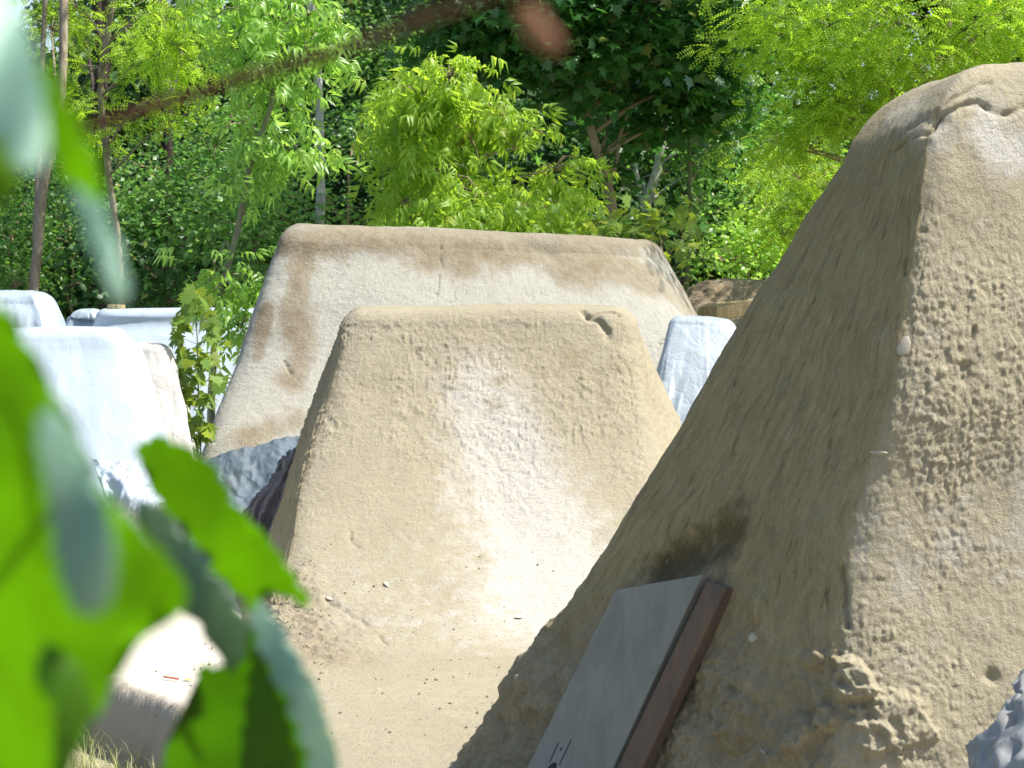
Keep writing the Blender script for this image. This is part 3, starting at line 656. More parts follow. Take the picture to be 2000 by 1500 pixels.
for k, (px, py, r, s) in enumerate(((548, 1215, .04, 'mid'), (585, 1180, .022, 'mid'), (565, 1255, .025, 'mid'), (600, 1262, .018, 'mid'), (535, 1190, .03, 'mid'))):
    if hit(px, py, s) is None: s = 'ground'
    stone('dirt_clod', px, py, r, (1.2, 1, .8), ('large', 'upper right', 'lower', 'rightmost small', 'leftmost')[k] + ' crumbled clod at the left foot of the middle jump', 'dirt clod', M['dirt_mid'], s, 20 + k, .3, .5)['group'] = 'crumbled clods at the foot of the middle jump'

def simple_mat(n, c, rough=.6): m = NT(n); return m.done(m.bsdf(c, rough))
M['leaf_yellow'] = simple_mat('yellow leaf', (.6, .5, .12)); M['leaf_pale'] = simple_mat('pale leaf', (.55, .5, .34)); M['red'] = simple_mat('red strip', (.25, .08, .05))
def fallen(px, py, s, mat, lab, surf, yaw=0):
    h = hit(px, py, surf) or hit(px, py, 'ground'); bm = bmesh.new(); pr = [(0, -1, 0), (.35, -.5, .12), (.45, .1, .2), (.2, .7, .12), (0, 1, 0), (-.25, .7, .14), (-.42, .1, .22), (-.3, -.5, .1)]
    Q = h[1].to_track_quat('Z', 'Y').to_matrix() @ Matrix.Rotation(yaw, 3, 'Z')
    vs = [bm.verts.new(Q @ Vector(q) * s) for q in pr]; c = bm.verts.new((0, 0, 0))
    for k in range(8): bm.faces.new((c, vs[k], vs[(k + 1) % 8]))
    me = bpy.data.meshes.new('fallen_leaf'); bm.to_mesh(me); bm.free(); o = link('fallen_leaf', me, mat); o.location = Vector(h[0]) + h[1] * .006
    sm = o.modifiers.new('t', 'SOLIDIFY'); sm.thickness = .001
    return tag(o, lab, 'leaf', 'fallen leaves on the dirt')
fallen(755, 1143, .024, M['leaf_pale'], 'pale fallen leaf halfway down the left part of the middle ramp', 'mid', .5)
fallen(643, 1170, .02, M['leaf_pale'], 'pale fallen leaf near the left edge of the middle ramp', 'mid', 1.2)
fallen(1013, 1208, .024, M['leaf_pale'], 'white fallen leaf on the pale worn track of the middle ramp', 'mid', 1.5)
fallen(677, 1310, .022, M['leaf_yellow'], 'yellow fallen leaf at the bottom left of the middle ramp', 'ground', 1.6)
fallen(990, 1321, .036, M['leaf_yellow'], 'bright yellow fallen leaf beside the foot of the near jump', 'ground', 1.4)
fallen(366, 1330, .024, M['leaf_yellow'], 'yellow leaf at the edge of the dirt step on the left', 'ground', 1.5)
a, b = Vector(hit(318, 1327, 'ground')[0]), Vector(hit(350, 1330, 'ground')[0])
o, _ = poly_slab('ribbon', M['red'], [a + Vector((0, 0, .018)), b + Vector((0, 0, .014)), b + Vector((0, -.012, .008)), a + Vector((0, -.008, .012))], .003, None, .0008)
tag(o, 'thin red strip lying along the dirt step edge', 'strip')

def crumbs():
    r = np.random.default_rng(31); V, T, n = [], [], 0
    o8 = np.array([(1, 0, 0), (-1, 0, 0), (0, 1, 0), (0, -1, 0), (0, 0, 1), (0, 0, -1)], float); f8 = np.array([(0, 2, 4), (2, 1, 4), (1, 3, 4), (3, 0, 4), (2, 0, 5), (1, 2, 5), (3, 1, 5), (0, 3, 5)])
    for k in range(1300):
        if k < 700: x, y = r.normal(-1.15, .18), r.normal(8.75, .5)
        else: x, y = r.uniform(-1.3, .5), r.uniform(6.6, 9.6)
        h = None
        for nm in ('mid', 'ground'):
            q = BV[nm].ray_cast(Vector((x, y, 4)), Vector((0, 0, -1)))
            if q[0] is not None and (h is None or q[0].z > h.z): h = q[0]
        if h is None or h.z > .5 or h.z < -.1: continue
        s_ = .0022 * r.pareto(2.2) + .0025; s_ = min(s_, .009); v = o8 * r.uniform(.5, 1.2, (6, 3)) * s_ + r.normal(0, .15 * s_, (6, 3)) + np.array(h) + (0, 0, s_ * .3)
        V.append(v); T.append(f8 + n); n += 6
    o = mesh_np('soil_crumbs', np.vstack(V), np.vstack(T), np.full(len(V) * 8, 3), M['dirt_mid'], None, False, np.tile([.1, 0, 0, .5], (n, 1)))
    tag(o, 'loose crumbs of soil scattered on the track floor', 'soil crumbs', kind='stuff')
crumbs()

# ------------------------------------------------------------------ vegetation
def lance(w=.28, droop=.25, x0=0, y0=0, z0=0, ang=0, s=1., pitch=0):
    v = np.array([(0, 0, 0), (-w, .42, .06), (0, .5, -.02), (w, .42, .06), (0, 1, -droop)], float) * s
    ca, sa = math.cos(pitch), math.sin(pitch); v = np.stack([v[:, 0], v[:, 1] * ca - v[:, 2] * sa, v[:, 1] * sa + v[:, 2] * ca], 1)
    ca, sa = math.cos(ang), math.sin(ang); v = np.stack([v[:, 0] * ca - v[:, 1] * sa, v[:, 0] * sa + v[:, 1] * ca, v[:, 2]], 1)
    return v + (x0, y0, z0), np.array([(0, 2, 1), (0, 3, 2), (1, 2, 4), (2, 3, 4)])
def combine(parts):
    V, T, n = [], [], 0
    for v, t in parts: V.append(v); T.append(t + n); n += len(v)
    return np.vstack(V), np.vstack(T)
def leaf_maple(droop=.15):
    o = [(0, 0), (-.22, -.06), (-.5, .02), (-.32, .16), (-.62, .42), (-.3, .38), (-.28, .62), (-.14, .56), (0, 1), (.14, .56), (.28, .62), (.3, .38), (.62, .42), (.32, .16), (.5, .02), (.22, -.06)]
    v = np.array([(x, y, -droop * (x * x * 1.2 + y * y) + .05 * abs(x)) for x, y in o] + [(0, .28, .0)]); n = len(o)
    return v, np.array([(n, (k + 1) % n, k) for k in range(n)])
LEAF = {
    'simple': lance(.33, .12),
    'maple': leaf_maple(),
    'compound': combine([lance(.16, .5, 0, .6, -.1, 0, .62, -.4)] + [lance(.15, .5, 0, y, -y * .12, sg * .95, .56, -.5) for y in (.28, .55) for sg in (-1, 1)]),
    'feather': combine([lance(.3, .05, 0, y, -.28 * y * y, sg * 1.25, .17, -.1) for y in np.linspace(.12, .92, 7) for sg in (-1, 1)] + [lance(.3, .05, 0, .95, -.26, 0, .16, -.2)]),
}
def leaves_mesh(name, kind, pos, size, mat, parent, droop=0., seed=0, up=.35, out=None):
    r = np.random.default_rng(seed + 100); V0, T0 = LEAF[kind]; n = len(pos)
    # leaf frame: y axis points outwards and down, z roughly up
    a = r.uniform(0, 2 * math.pi, n); y = np.stack([np.cos(a), np.sin(a), r.normal(-droop, .35, n)], 1)
    if out is not None: y = y + out * .8
    y /= np.linalg.norm(y, axis=1, keepdims=True)
    z = r.normal(0, .55, (n, 3)) + np.array([0.05, -.25, up * 2.2]); x = np.cross(y, z); x /= np.linalg.norm(x, axis=1, keepdims=True); z = np.cross(x, y)
    s = (size * r.uniform(.6, 1.25, n))[:, None, None]
    V = (V0[None, :, 0, None] * x[:, None] + V0[None, :, 1, None] * y[:, None] + V0[None, :, 2, None] * z[:, None]) * s + pos[:, None]
    T = T0[None] + (np.arange(n) * len(V0))[:, None, None]
    tint = np.clip(fbm(pos, 1.3, 2, seed + 9) * .7 + .5 + r.normal(0, .22, n), 0, 1); yel = r.uniform(0, 1, n)
    c = np.stack([np.repeat(tint, len(V0)), np.repeat(yel, len(V0)), np.zeros(n * len(V0)), np.ones(n * len(V0))], 1)
    return mesh_np(name, V.reshape(-1, 3), T.reshape(-1), np.full(n * len(T0), 3), mat, parent, False, c)
def tube(bm, path, r0, r1, n=8, wob=.0, seed=0):
    path = [Vector(p) for p in path]; rings = []; K = len(path)
    for k, p in enumerate(path):
        t = (path[min(k + 1, K - 1)] - path[max(k - 1, 0)]).normalized(); q = t.to_track_quat('Z', 'Y').to_matrix(); r = r0 + (r1 - r0) * k / (K - 1)
        rings.append([bm.verts.new(p + q @ Vector((math.cos(2 * math.pi * j / n), math.sin(2 * math.pi * j / n), 0)) * r * (1 + wob * math.sin(j * 2.3 + k * 1.7 + seed))) for j in range(n)])
    for a, b in zip(rings[:-1], rings[1:]):
        for j in range(n): bm.faces.new((a[j], a[(j + 1) % n], b[(j + 1) % n], b[j]))
    bm.faces.new(rings[-1]); bm.faces.new(rings[0][::-1])
DENS = 2.6
def crown_points(blobs, dens, seed, spray=.28, per=16, gap=-.1, shell=.35):
    r = np.random.default_rng(seed); out, dirs, sprays = [], [], []
    for (c, R) in blobs:
        R = np.array(R, float); n = max(6, int((DENS if proj(c)[0, 1] > -90 or dens > 5.4 and dens < 5.6 else .25) * dens * R[0] * R[2] * 4 + dens * .3 * R.prod() * 4))
        q = r.normal(0, 1, (n, 3)); q /= np.linalg.norm(q, axis=1, keepdims=True); q *= (shell + (1 - shell) * r.uniform(0, 1, (n, 1)) ** .5)
        lump = 1 + .28 * fbm(q * 1.0 + c, 1.6, 2, seed)[:, None]; p = c + q * R * lump
        keep = fbm(p, 1.5, 2, seed + 3) > gap; p, q = p[keep], q[keep]
        if not len(p): p, q = (c[None], np.array([[0, 0, 1.]])) 
        m = r.normal(0, 1, (len(p), per, 3)) * spray * np.array([1, 1, .55]) * r.uniform(.5, 1.2, (len(p), 1, 1))
        out.append((p[:, None] + m).reshape(-1, 3)); d = q[:, None] * .6 + m / (spray * 2); dirs.append(d.reshape(-1, 3)); sprays.append(p)
    return np.vstack(out), np.vstack(dirs), sprays

def B(px, py, d, rx, rz, ry=None): return (P(px, py, d), (rx, ry or rx, rz))
def tree(name, lab, cat, trunk, r0, r1, blobs, kind, size, dens, leafmat, barkmat, seed, droop=.2, spray=.28, per=16, gap=-.12, group=None, limbs=True, extra=(), up=.35):
    base = np.array(trunk[0]); t = empty(name, base); path = spline(trunk, 26)
    path[1:-1] += np.stack([fbm(path[1:-1], .9, 2, seed + k) for k in range(3)], 1) * np.array([.06, .06, 0])
    bm = bmesh.new(); tube(bm, path, r0, r1, 10, .05, seed); r = random.Random(seed)
    for e in extra: tube(bm, spline(e[0], 14), e[1], e[2], 8, .05)
    P3, D3, spr = crown_points(blobs, dens, seed, spray, per, gap)
    if limbs:
        for (c, R), sp in zip(blobs, spr):
            zc = c[2] - .3 * R[2]; k = int(np.argmin(np.abs(path[:, 2] - zc + .4 * np.linalg.norm(path[:, :2] - c[:2], axis=1)))); a = path[k]
            tube(bm, spline([a, (a + c) / 2 + np.array([0, 0, .1]), c], 8), max(.012, r0 * .35), .008, 6)
            for s in sp[::max(1, len(sp) // 7)]: tube(bm, [c, (c + s) / 2 + np.array([0, 0, .06]), s], .008, .003, 4)
    me = bpy.data.meshes.new('trunk'); bm.to_mesh(me); bm.free(); link('trunk', me, barkmat, t)
    leaves_mesh('crown', kind, P3, size, leafmat, t, droop, seed, up, D3)
    return tag(t, lab, cat, group)

LM_ = {
    'lime': mat_leaf('leaf lime', (.19, .32, .03), (.31, .47, .055), (.62, .88, .07), .42, .4, .55),
    'locust': mat_leaf('leaf locust', (.17, .31, .025), (.30, .46, .04), (.56, .84, .05), .5, .35, .55),
    'ash': mat_leaf('leaf ash', (.15, .29, .05), (.26, .44, .09), (.5, .85, .10), .36, .5, .5),
    'maple': mat_leaf('leaf maple', (.035, .11, .03), (.06, .17, .04), (.11, .36, .04), .33, .6, .35),
    'mid': mat_leaf('leaf mid', (.085, .19, .045), (.15, .30, .075), (.28, .6, .08), .4, .5, .42),
    'dark': mat_leaf('leaf dark', (.05, .125, .04), (.09, .2, .06), (.15, .38, .06), .42, .45, .35),
    'far': mat_leaf('leaf far', (.045, .1, .035), (.085, .17, .05), (.14, .32, .05), .5, .35, .3),
    'sapling': mat_leaf('leaf sapling', (.10, .2, .035), (.2, .32, .05), (.4, .52, .05), .4, .5, .45),
}
gT = 'trees at the edge of the woods'; gS = 'shrubs under the trees'
# left: forked grey trunk
tree('deciduous_tree', 'tree with a forked grey trunk rising behind the far left tarpaulin', 'tree', [P(66, 800, 18.6), P(69, 570, 18.6), P(73, 440, 18.6), P(97, 310, 18.6), P(128, 150, 18.7), P(132, -150, 19), P(130, -500, 19)], .055, .035,
     [B(100, 60, 21, .5, .4), B(40, 180, 21.6, .4, .35), B(140, 240, 20.8, .35, .25), B(60, -250, 21, 1.2, 1.0), B(200, -450, 21.5, 1.5, 1.2)], 'feather', .2, 15, LM_['locust'], M['bark_grey'], 1, .35, group=gT,
     extra=[([P(70, 470, 18.6), P(73, 380, 18.7), P(78, 200, 18.8), P(88, 0, 19), P(90, -200, 19)], .035, .02)])
tree('deciduous_tree', 'yellow green feathery tree spreading in the upper left of the photo', 'tree', [P(240, 800, 19), P(235, 500, 19.4), P(200, 200, 19.3), P(230, -100, 19), P(230, -500, 19)], .035, .03,
     [B(240, 50, 18.8, .55, .42), B(350, 90, 18.6, .5, .35), B(190, 130, 19, .45, .3), B(300, 190, 18.6, .55, .22), B(390, 210, 18.4, .3, .22), B(150, 20, 19.2, .4, .4), B(440, 30, 18.8, .4, .35), B(230, 245, 18.7, .45, .12), B(330, 20, 19, .5, .4), B(260, -200, 19, 1.3, .9), B(420, -350, 19.5, 1.4, 1.0)],
     'feather', .2, 12, LM_['locust'], M['bark_grey'], 2, .4, .2, gap=.02, group=gT)
tree('conifer', 'dark rough trunk of a pine standing left in the shade with dead twigs', 'tree', [P(205, 800, 21.8), P(208, 350, 21.8), P(200, 150, 21.8), P(190, -100, 22), P(185, -900, 22)], .09, .09,
     [B(190, -500, 30, 2.2, 1.6), B(140, -120, 31, 1.6, .7)], 'simple', .12, 10, LM_['dark'], M['bark_dark'], 3, group=gT,
     extra=[([P(215, 300, 21.7), P(235, 320, 21.5), P(250, 345, 21.4)], .009, .003), ([P(212, 330, 21.7), P(190, 320, 21.6), P(175, 315, 21.5)], .012, .004), ([P(215, 270, 21.7), P(240, 300, 21.6), P(246, 290, 21.6)], .01, .004)])
tree('conifer', 'dark straight trunk of a pine to the right of the shaded one with dead twigs', 'tree', [P(332, 800, 21.6), P(328, 350, 21.6), P(320, 150, 21.6), P(312, 0, 21.8), P(305, -900, 22)], .085, .09,
     [B(330, -500, 29, 2.2, 1.6), B(430, -150, 30, 1.6, .8)], 'simple', .12, 10, LM_['dark'], M['bark_dark'], 4, group=gT,
     extra=[([P(330, 290, 21.5), P(365, 318, 21.4), P(375, 318, 21.4)], .012, .004)])
tree('deciduous_tree', 'slender leaning light green tree whose stem crosses in front of the long tarpaulin', 'tree', [P(400, 1000, 14), P(420, 720, 14), P(428, 600, 14), P(462, 440, 14), P(500, 300, 14), P(530, 170, 14), P(540, 20, 14), P(545, -150, 14)], .032, .012,
     [B(545, 40, 14, .42, .36, .4), B(480, 20, 14.1, .3, .25), B(600, 120, 13.9, .22, .25), B(540, 180, 14, .3, .28), B(505, 300, 14, .2, .25), B(560, 290, 14, .16, .12), B(480, 420, 14, .12, .18), B(430, 500, 14, .18, .12), B(445, 560, 14, .22, .12), B(470, 640, 14, .12, .16), B(600, 30, 14, .25, .25), B(560, -200, 14, .7, .5), B(480, 540, 14.1, .14, .1)],
     'compound', .17, 13, LM_['ash'], M['bark_green'], 5, .75, .13, 10, gap=-.3, group=gT)
tree('birch', 'tall tree with a straight pale grey trunk behind the farthest jump', 'tree', [P(627, 800, 19.3), P(625, 440, 19.3), P(626, 280, 19.3), P(620, 150, 19.3), P(610, -60, 19.3), P(600, -700, 19.3)], .052, .04,
     [B(700, 60, 25.2, .9, .5), B(780, 130, 25.5, .6, .4), B(640, 20, 25, .6, .35), B(560, -300, 25, 1.9, 1.2), B(760, -250, 25, 1.8, 1.2), B(700, 200, 25.5, .5, .3), B(740, 250, 26, .5, .3)], 'simple', .085, 22, LM_['mid'], M['bark_pale'], 6, .2, group=gT, limbs=False)
tree('deciduous_tree', 'bright lime green bushy tree right behind the middle of the farthest jump', 'tree', [P(860, 1000, 16.5), P(868, 600, 16.5), P(880, 420, 16.5), P(890, 250, 16.5), P(875, 170, 16.5)], .045, .015,
     [B(870, 190, 16.40, 0.29, 0.23), B(820, 240, 16.60, 0.32, 0.23), B(920, 270, 16.30, 0.38, 0.32), B(1010, 290, 16.40, 0.32, 0.27), B(1080, 330, 16.60, 0.32, 0.25), B(850, 330, 16.20, 0.38, 0.32), B(770, 250, 16.80, 0.23, 0.18), B(940, 380, 16.00, 0.41, 0.27), B(1040, 410, 16.10, 0.34, 0.23), B(860, 430, 16.00, 0.36, 0.23), B(780, 400, 16.40, 0.32, 0.14), B(790, 340, 16.80, 0.23, 0.11), B(1110, 390, 16.70, 0.18, 0.18), B(950, 440, 15.90, 0.41, 0.18), B(880, 155, 16.00, 0.27, 0.18), B(960, 205, 16.00, 0.27, 0.18), B(820, 190, 16.20, 0.23, 0.18), B(980, 230, 16.60, 0.20, 0.18), B(1050, 450, 15.90, 0.18, 0.11)],
     'compound', .185, 30, LM_['lime'], M['bark_tan'], 7, .8, .13, 9, gap=-.02, group=gT)
tree('maple_tree', 'dark green maple with a big shaded crown over a slender forked tan trunk', 'tree', [P(1205, 900, 19.2), P(1200, 470, 19.2), P(1190, 370, 19.2), P(1165, 270, 19.2), P(1142, 160, 19.2), P(1150, 30, 19.2), P(1150, -250, 19.2)], .062, .035,
     [B(900, 60, 19.1, 0.46, 0.33), B(1000, 80, 18.8, 0.55, 0.44), B(1100, 60, 18.7, 0.66, 0.44), B(1230, 70, 18.7, 0.66, 0.46), B(1340, 90, 19.0, 0.55, 0.44), B(1430, 60, 19.2, 0.50, 0.39), B(970, 150, 19.2, 0.44, 0.22), B(1060, 170, 19.0, 0.50, 0.24), B(1220, 150, 19.1, 0.55, 0.22), B(1330, 180, 19.4, 0.46, 0.28), B(1390, 150, 19.5, 0.39, 0.28), B(870, 20, 19.2, 0.39, 0.28), B(1290, 245, 19.6, 0.39, 0.20), B(1400, 220, 19.6, 0.39, 0.28), B(1210, 235, 19.8, 0.33, 0.17), B(1500, 20, 19.4, 0.39, 0.33), B(1020, 10, 18.4, 0.66, 0.44), B(1300, 0, 18.4, 0.77, 0.44),
      B(1100, -180, 18.7, 1.76, 0.88), B(1350, -200, 18.7, 1.54, 0.88), B(900, -150, 19.2, 1.10, 0.77), B(1200, -420, 19.0, 1.76, 0.99), B(1240, 440, 19.2, 0.10, 0.07), B(1190, 330, 19.2, 0.11, 0.07)],
     'maple', .125, 24, LM_['maple'], M['bark_tan'], 8, .35, .2, 12, gap=-.3, group=gT, extra=[([P(1188, 360, 19.2), P(1203, 320, 19.2), P(1215, 250, 19.3), P(1260, 160, 19.4)], .028, .012)], up=.6)
tree('deciduous_tree', 'crooked whitish trunk right of the maple with thin foliage', 'tree', [P(1240, 800, 22), P(1258, 470, 22), P(1262, 400, 22), P(1285, 330, 22), P(1292, 280, 22), P(1330, 150, 22.2), P(1350, -200, 22)], .07, .035,
     [B(1300, 290, 22, .4, .25), B(1380, 230, 22.3, .5, .35), B(1400, 330, 22.4, .4, .3), B(1310, 180, 22.5, .5, .3), B(1450, 120, 22.5, .7, .5), B(1400, -200, 22.5, 1.6, 1.2), B(1250, 350, 22.4, .3, .2)], 'simple', .08, 24, LM_['mid'], M['bark_pale'], 9, .2, group=gT,
     extra=[([P(1262, 420, 22), P(1250, 370, 22), P(1240, 320, 22)], .04, .02), ([P(1285, 325, 22), P(1310, 305, 21.9), P(1350, 285, 21.8)], .02, .01)])
tree('deciduous_tree', 'thin straight olive stem with sparse leaves between maple and near jump', 'tree', [P(1338, 800, 20), P(1342, 540, 20), P(1348, 420, 20), P(1350, 300, 20), P(1352, 100, 20)], .028, .018,
     [B(1370, 400, 20.1, .25, .2), B(1340, 330, 20.2, .25, .15), B(1400, 300, 20.4, .4, .3), B(1380, 480, 20.2, .2, .15), B(1440, 260, 20.6, .4, .3)], 'simple', .08, 26, LM_['mid'], M['bark_green'], 10, .3, group=gT)
tree('conifer', 'dark thick trunk in deep shade right behind the thin olive stem', 'tree', [P(1318, 800, 27), P(1328, 540, 27), P(1335, 420, 27), P(1340, 0, 27), P(1345, -800, 27)], .12, .09, [B(1350, -450, 27, 2.4, 1.5)], 'simple', .12, 9, LM_['dark'], M['bark_dark'], 11, group=gT)
tree('deciduous_tree', 'large yellow green feathery tree filling the upper right above the near jump', 'tree', [(3.9, 16.5, -.2), (3.8, 16.5, 1.5), (3.7, 16.4, 3.2), (3.6, 16.2, 6)], .09, .05,
     [B(1500, 60, 16.6, .45, .35), B(1620, 50, 16.2, .5, .4), B(1750, 40, 15.8, .55, .4), B(1880, 60, 15.8, .5, .35), B(1980, 40, 15.8, .5, .4), B(1650, 150, 16.2, .42, .28), B(1760, 120, 16, .45, .25), B(1560, 130, 16.6, .35, .22), B(1550, 210, 16.6, .28, .2), B(1620, 240, 16.4, .32, .2), B(1640, 200, 16.2, .3, .2), B(1520, 280, 16.8, .25, .12), B(1580, 290, 16.6, .3, .14), B(1700, -150, 16, 1.5, .7), B(1950, -180, 16, 1.5, .7), B(1800, -450, 16, 1.7, .9), B(2150, 50, 16, .8, .6)],
     'feather', .19, 17, LM_['locust'], M['bark_grey'], 12, .4, .2, gap=-.12, group=gT)
tree('deciduous_tree', 'yellow green low branches behind the left slope of the near jump', 'tree', [P(1640, 900, 18), P(1620, 550, 18), P(1600, 430, 18), P(1580, 330, 18)], .05, .02,
     [B(1560, 350, 18, .35, .15), B(1610, 370, 17.8, .3, .18), B(1500, 350, 18.3, .22, .1), B(1560, 420, 18, .3, .14), B(1650, 330, 18, .3, .3), B(1530, 460, 18.2, .25, .12)], 'feather', .17, 30, LM_['locust'], M['bark_grey'], 13, .4, .2, group=gT)
# shrubs
def shrub(lab, blobs, kind, size, dens, mat, seed, **k):
    c = blobs[0][0]; base = np.array([c[0], c[1], -.25]); return tree('shrub', lab, 'shrub', [base, (base + c) / 2, c], .03, .01, blobs, kind, size, dens, mat, M['bark_tan'], seed, group=gS, **k)
shrub('glossy green shrub at the far left edge above the silvery tarpaulin', [B(20, 480, 20, .5, .45), B(-60, 400, 20.5, .6, .6), B(60, 400, 20.6, .4, .4), B(30, 560, 19.6, .4, .3)], 'simple', .07, 60, LM_['mid'], 21)
shrub('dark shrub just right of the forked trunk', [B(140, 480, 20.5, .45, .4), B(120, 560, 20, .4, .25), B(130, 410, 21, .35, .3)], 'simple', .075, 55, LM_['dark'], 22)
shrub('leafy dark maple shrub below the pine trunks', [B(240, 500, 20, .45, .3), B(300, 540, 19.6, .4, .3), B(200, 450, 20.6, .35, .22), B(220, 570, 19.6, .4, .2)], 'maple', .09, 42, LM_['dark'], 23)
shrub('mid green shrub with small leaves under the right pine trunk', [B(330, 420, 20.4, .4, .3), B(270, 400, 20.8, .4, .3), B(370, 480, 20, .4, .35), B(380, 380, 20.6, .35, .3)], 'simple', .075, 55, LM_['mid'], 24)
shrub('silvery glinting bush left of the pale grey trunk', [B(420, 290, 20.6, .4, .35), B(400, 350, 20.4, .35, .3), B(470, 240, 21, .35, .3), B(540, 370, 20, .4, .35), B(560, 300, 20.6, .3, .3)], 'simple', .07, 55, LM_['mid'], 25)
shrub('bushy green shrub directly left of the farthest jump', [B(500, 480, 18.6, .35, .4), B(560, 440, 18.8, .35, .3), B(430, 430, 19, .35, .3), B(530, 560, 18.4, .3, .3)], 'simple', .07, 55, LM_['mid'], 26)
shrub('glinting green bush right of the pale grey trunk', [B(680, 340, 20.6, .35, .45), B(660, 420, 20.2, .35, .25), B(700, 270, 21, .3, .25), B(720, 430, 20.4, .35, .2)], 'simple', .07, 58, LM_['mid'], 27)
shrub('dark green hollow shrub between the slender tree and the pines', [B(300, 330, 23, .8, .35), B(150, 350, 23, .6, .5), B(420, 560, 21, .5, .3), B(340, 590, 20.5, .5, .2)], 'simple', .09, 30, LM_['dark'], 28)
shrub('shaded shrub behind the lime green tree', [B(760, 300, 22, .6, .6), B(900, 250, 22.5, .8, .6), B(1060, 260, 22.5, .8, .5), B(1120, 430, 21.5, .4, .4)], 'simple', .09, 26, LM_['dark'], 29)
shrub('small bluish maple sapling top in front of the lime green tree', [B(1020, 350, 17.4, .14, .16), B(1040, 400, 17.4, .1, .08)], 'maple', .1, 90, LM_['mid'], 30, limbs=False)
shrub('fresh green maple seedling on top of the farthest jump at the maple trunk', [B(1235, 465, 15.7, .14, .06), B(1255, 440, 15.7, .08, .06)], 'maple', .1, 110, LM_['sapling'], 31, limbs=False)
shrub('rounded bright green shrub left of the near jump', [B(1460, 480, 20, .4, .25), B(1420, 510, 19.6, .35, .18), B(1520, 470, 20, .3, .25), B(1500, 400, 20.6, .35, .3)], 'simple', .075, 55, LM_['ash'], 32)
shrub('dark shrub under the maple right of its trunk', [B(1290, 480, 21.5, .35, .3), B(1190, 480, 22, .5, .35), B(1400, 430, 22, .5, .4)], 'simple', .08, 40, LM_['dark'], 33)
shrub('tall mid green bush behind the maple and the near jump', [B(1480, 330, 22, .5, .5), B(1440, 220, 22.5, .6, .5), B(1540, 300, 22.5, .5, .7), B(1650, 400, 22, .8, .8)], 'simple', .085, 34, LM_['mid'], 34)

# maple sapling with big leaves in front of the long tarpaulin
def sapling():
    base = P(390, 1010, 11.6); t = empty('maple_sapling', base)
    st = [base, P(392, 860, 11.6), P(388, 780, 11.6), P(386, 680, 11.6), P(382, 600, 11.6), P(378, 572, 11.6)]
    bm = bmesh.new(); tube(bm, spline(st, 16), .009, .003, 6)
    r = np.random.default_rng(5); pos = []
    for (px, py, s, n) in ((378, 580, 18, 10), (395, 600, 22, 10), (362, 620, 15, 8), (350, 635, 12, 6), (410, 625, 18, 8), (340, 660, 10, 5), (360, 690, 20, 10), (400, 690, 22, 10), (350, 720, 16, 10), (385, 730, 24, 12), (420, 660, 16, 8), (350, 770, 16, 10), (390, 780, 24, 14), (365, 820, 20, 12), (400, 830, 22, 12), (380, 860, 22, 12), (420, 740, 16, 8), (360, 850, 16, 8)):
        a = np.array(spline(st, 40)); c = P(px, py, 11.6 + r.normal(0, .05)); k = np.argmin(np.abs(a[:, 2] - c[2] + .03)); tube(bm, [a[k], (a[k] + c) / 2 + (0, 0, .01), c], .002, .001, 4)
        for _ in range(max(3, int(n * 1.15))): pos.append(P(px + r.normal(0, s * .6), py + r.normal(0, s * .5), 11.6 + r.normal(0, .07)))
    me = bpy.data.meshes.new('stem'); bm.to_mesh(me); bm.free(); link('stem', me, M['bark_green'], t)
    leaves_mesh('foliage', 'maple', np.array(pos), .10, LM_['sapling'], t, 1.0, 77, .3)
    tag(t, 'young maple sapling with drooping yellow tipped leaves left of the farthest jump', 'sapling')
sapling()

# distant woods: one mass
def far_woods():
    r = np.random.default_rng(3); bl = []
    for k in range(150):
        x = r.uniform(-16, 17); y = r.uniform(26, 42); z = r.uniform(3.4, 12)
        bl.append((np.array([x, y, z]), (r.uniform(1, 2), r.uniform(1, 2), r.uniform(.6, 1.3))))
    for k in range(70):
        x = r.uniform(-15, 16); y = r.uniform(29, 40); z = r.uniform(.3, 3.6)
        bl.append((np.array([x, y, z]), (r.uniform(.8, 1.8), r.uniform(.8, 1.5), r.uniform(.5, 1.3))))
    for k in range(110):
        x = r.uniform(-24, 26); y = r.uniform(43, 50); z = r.uniform(0, 12)
        bl.append((np.array([x, y, z]), (3, 2, 2)))
    Pn, D, _ = crown_points(bl, 5.5, 400, .45, 12, -.25)
    pp = proj(Pn); gap = (pp[:, 0] < 70 + 40 * fbm(Pn, 1, 2, 9)) & (pp[:, 1] < 60) | ((np.hypot(pp[:, 0] - 100, pp[:, 1] - 80) < 28))
    o = leaves_mesh('far_woods', 'simple', Pn[~gap], .24, LM_['far'], None, .2, 400, .35, D[~gap]); tag(o, 'distant dark green woodland behind the track', 'woods', kind='stuff')
    bm = bmesh.new()
far_woods()

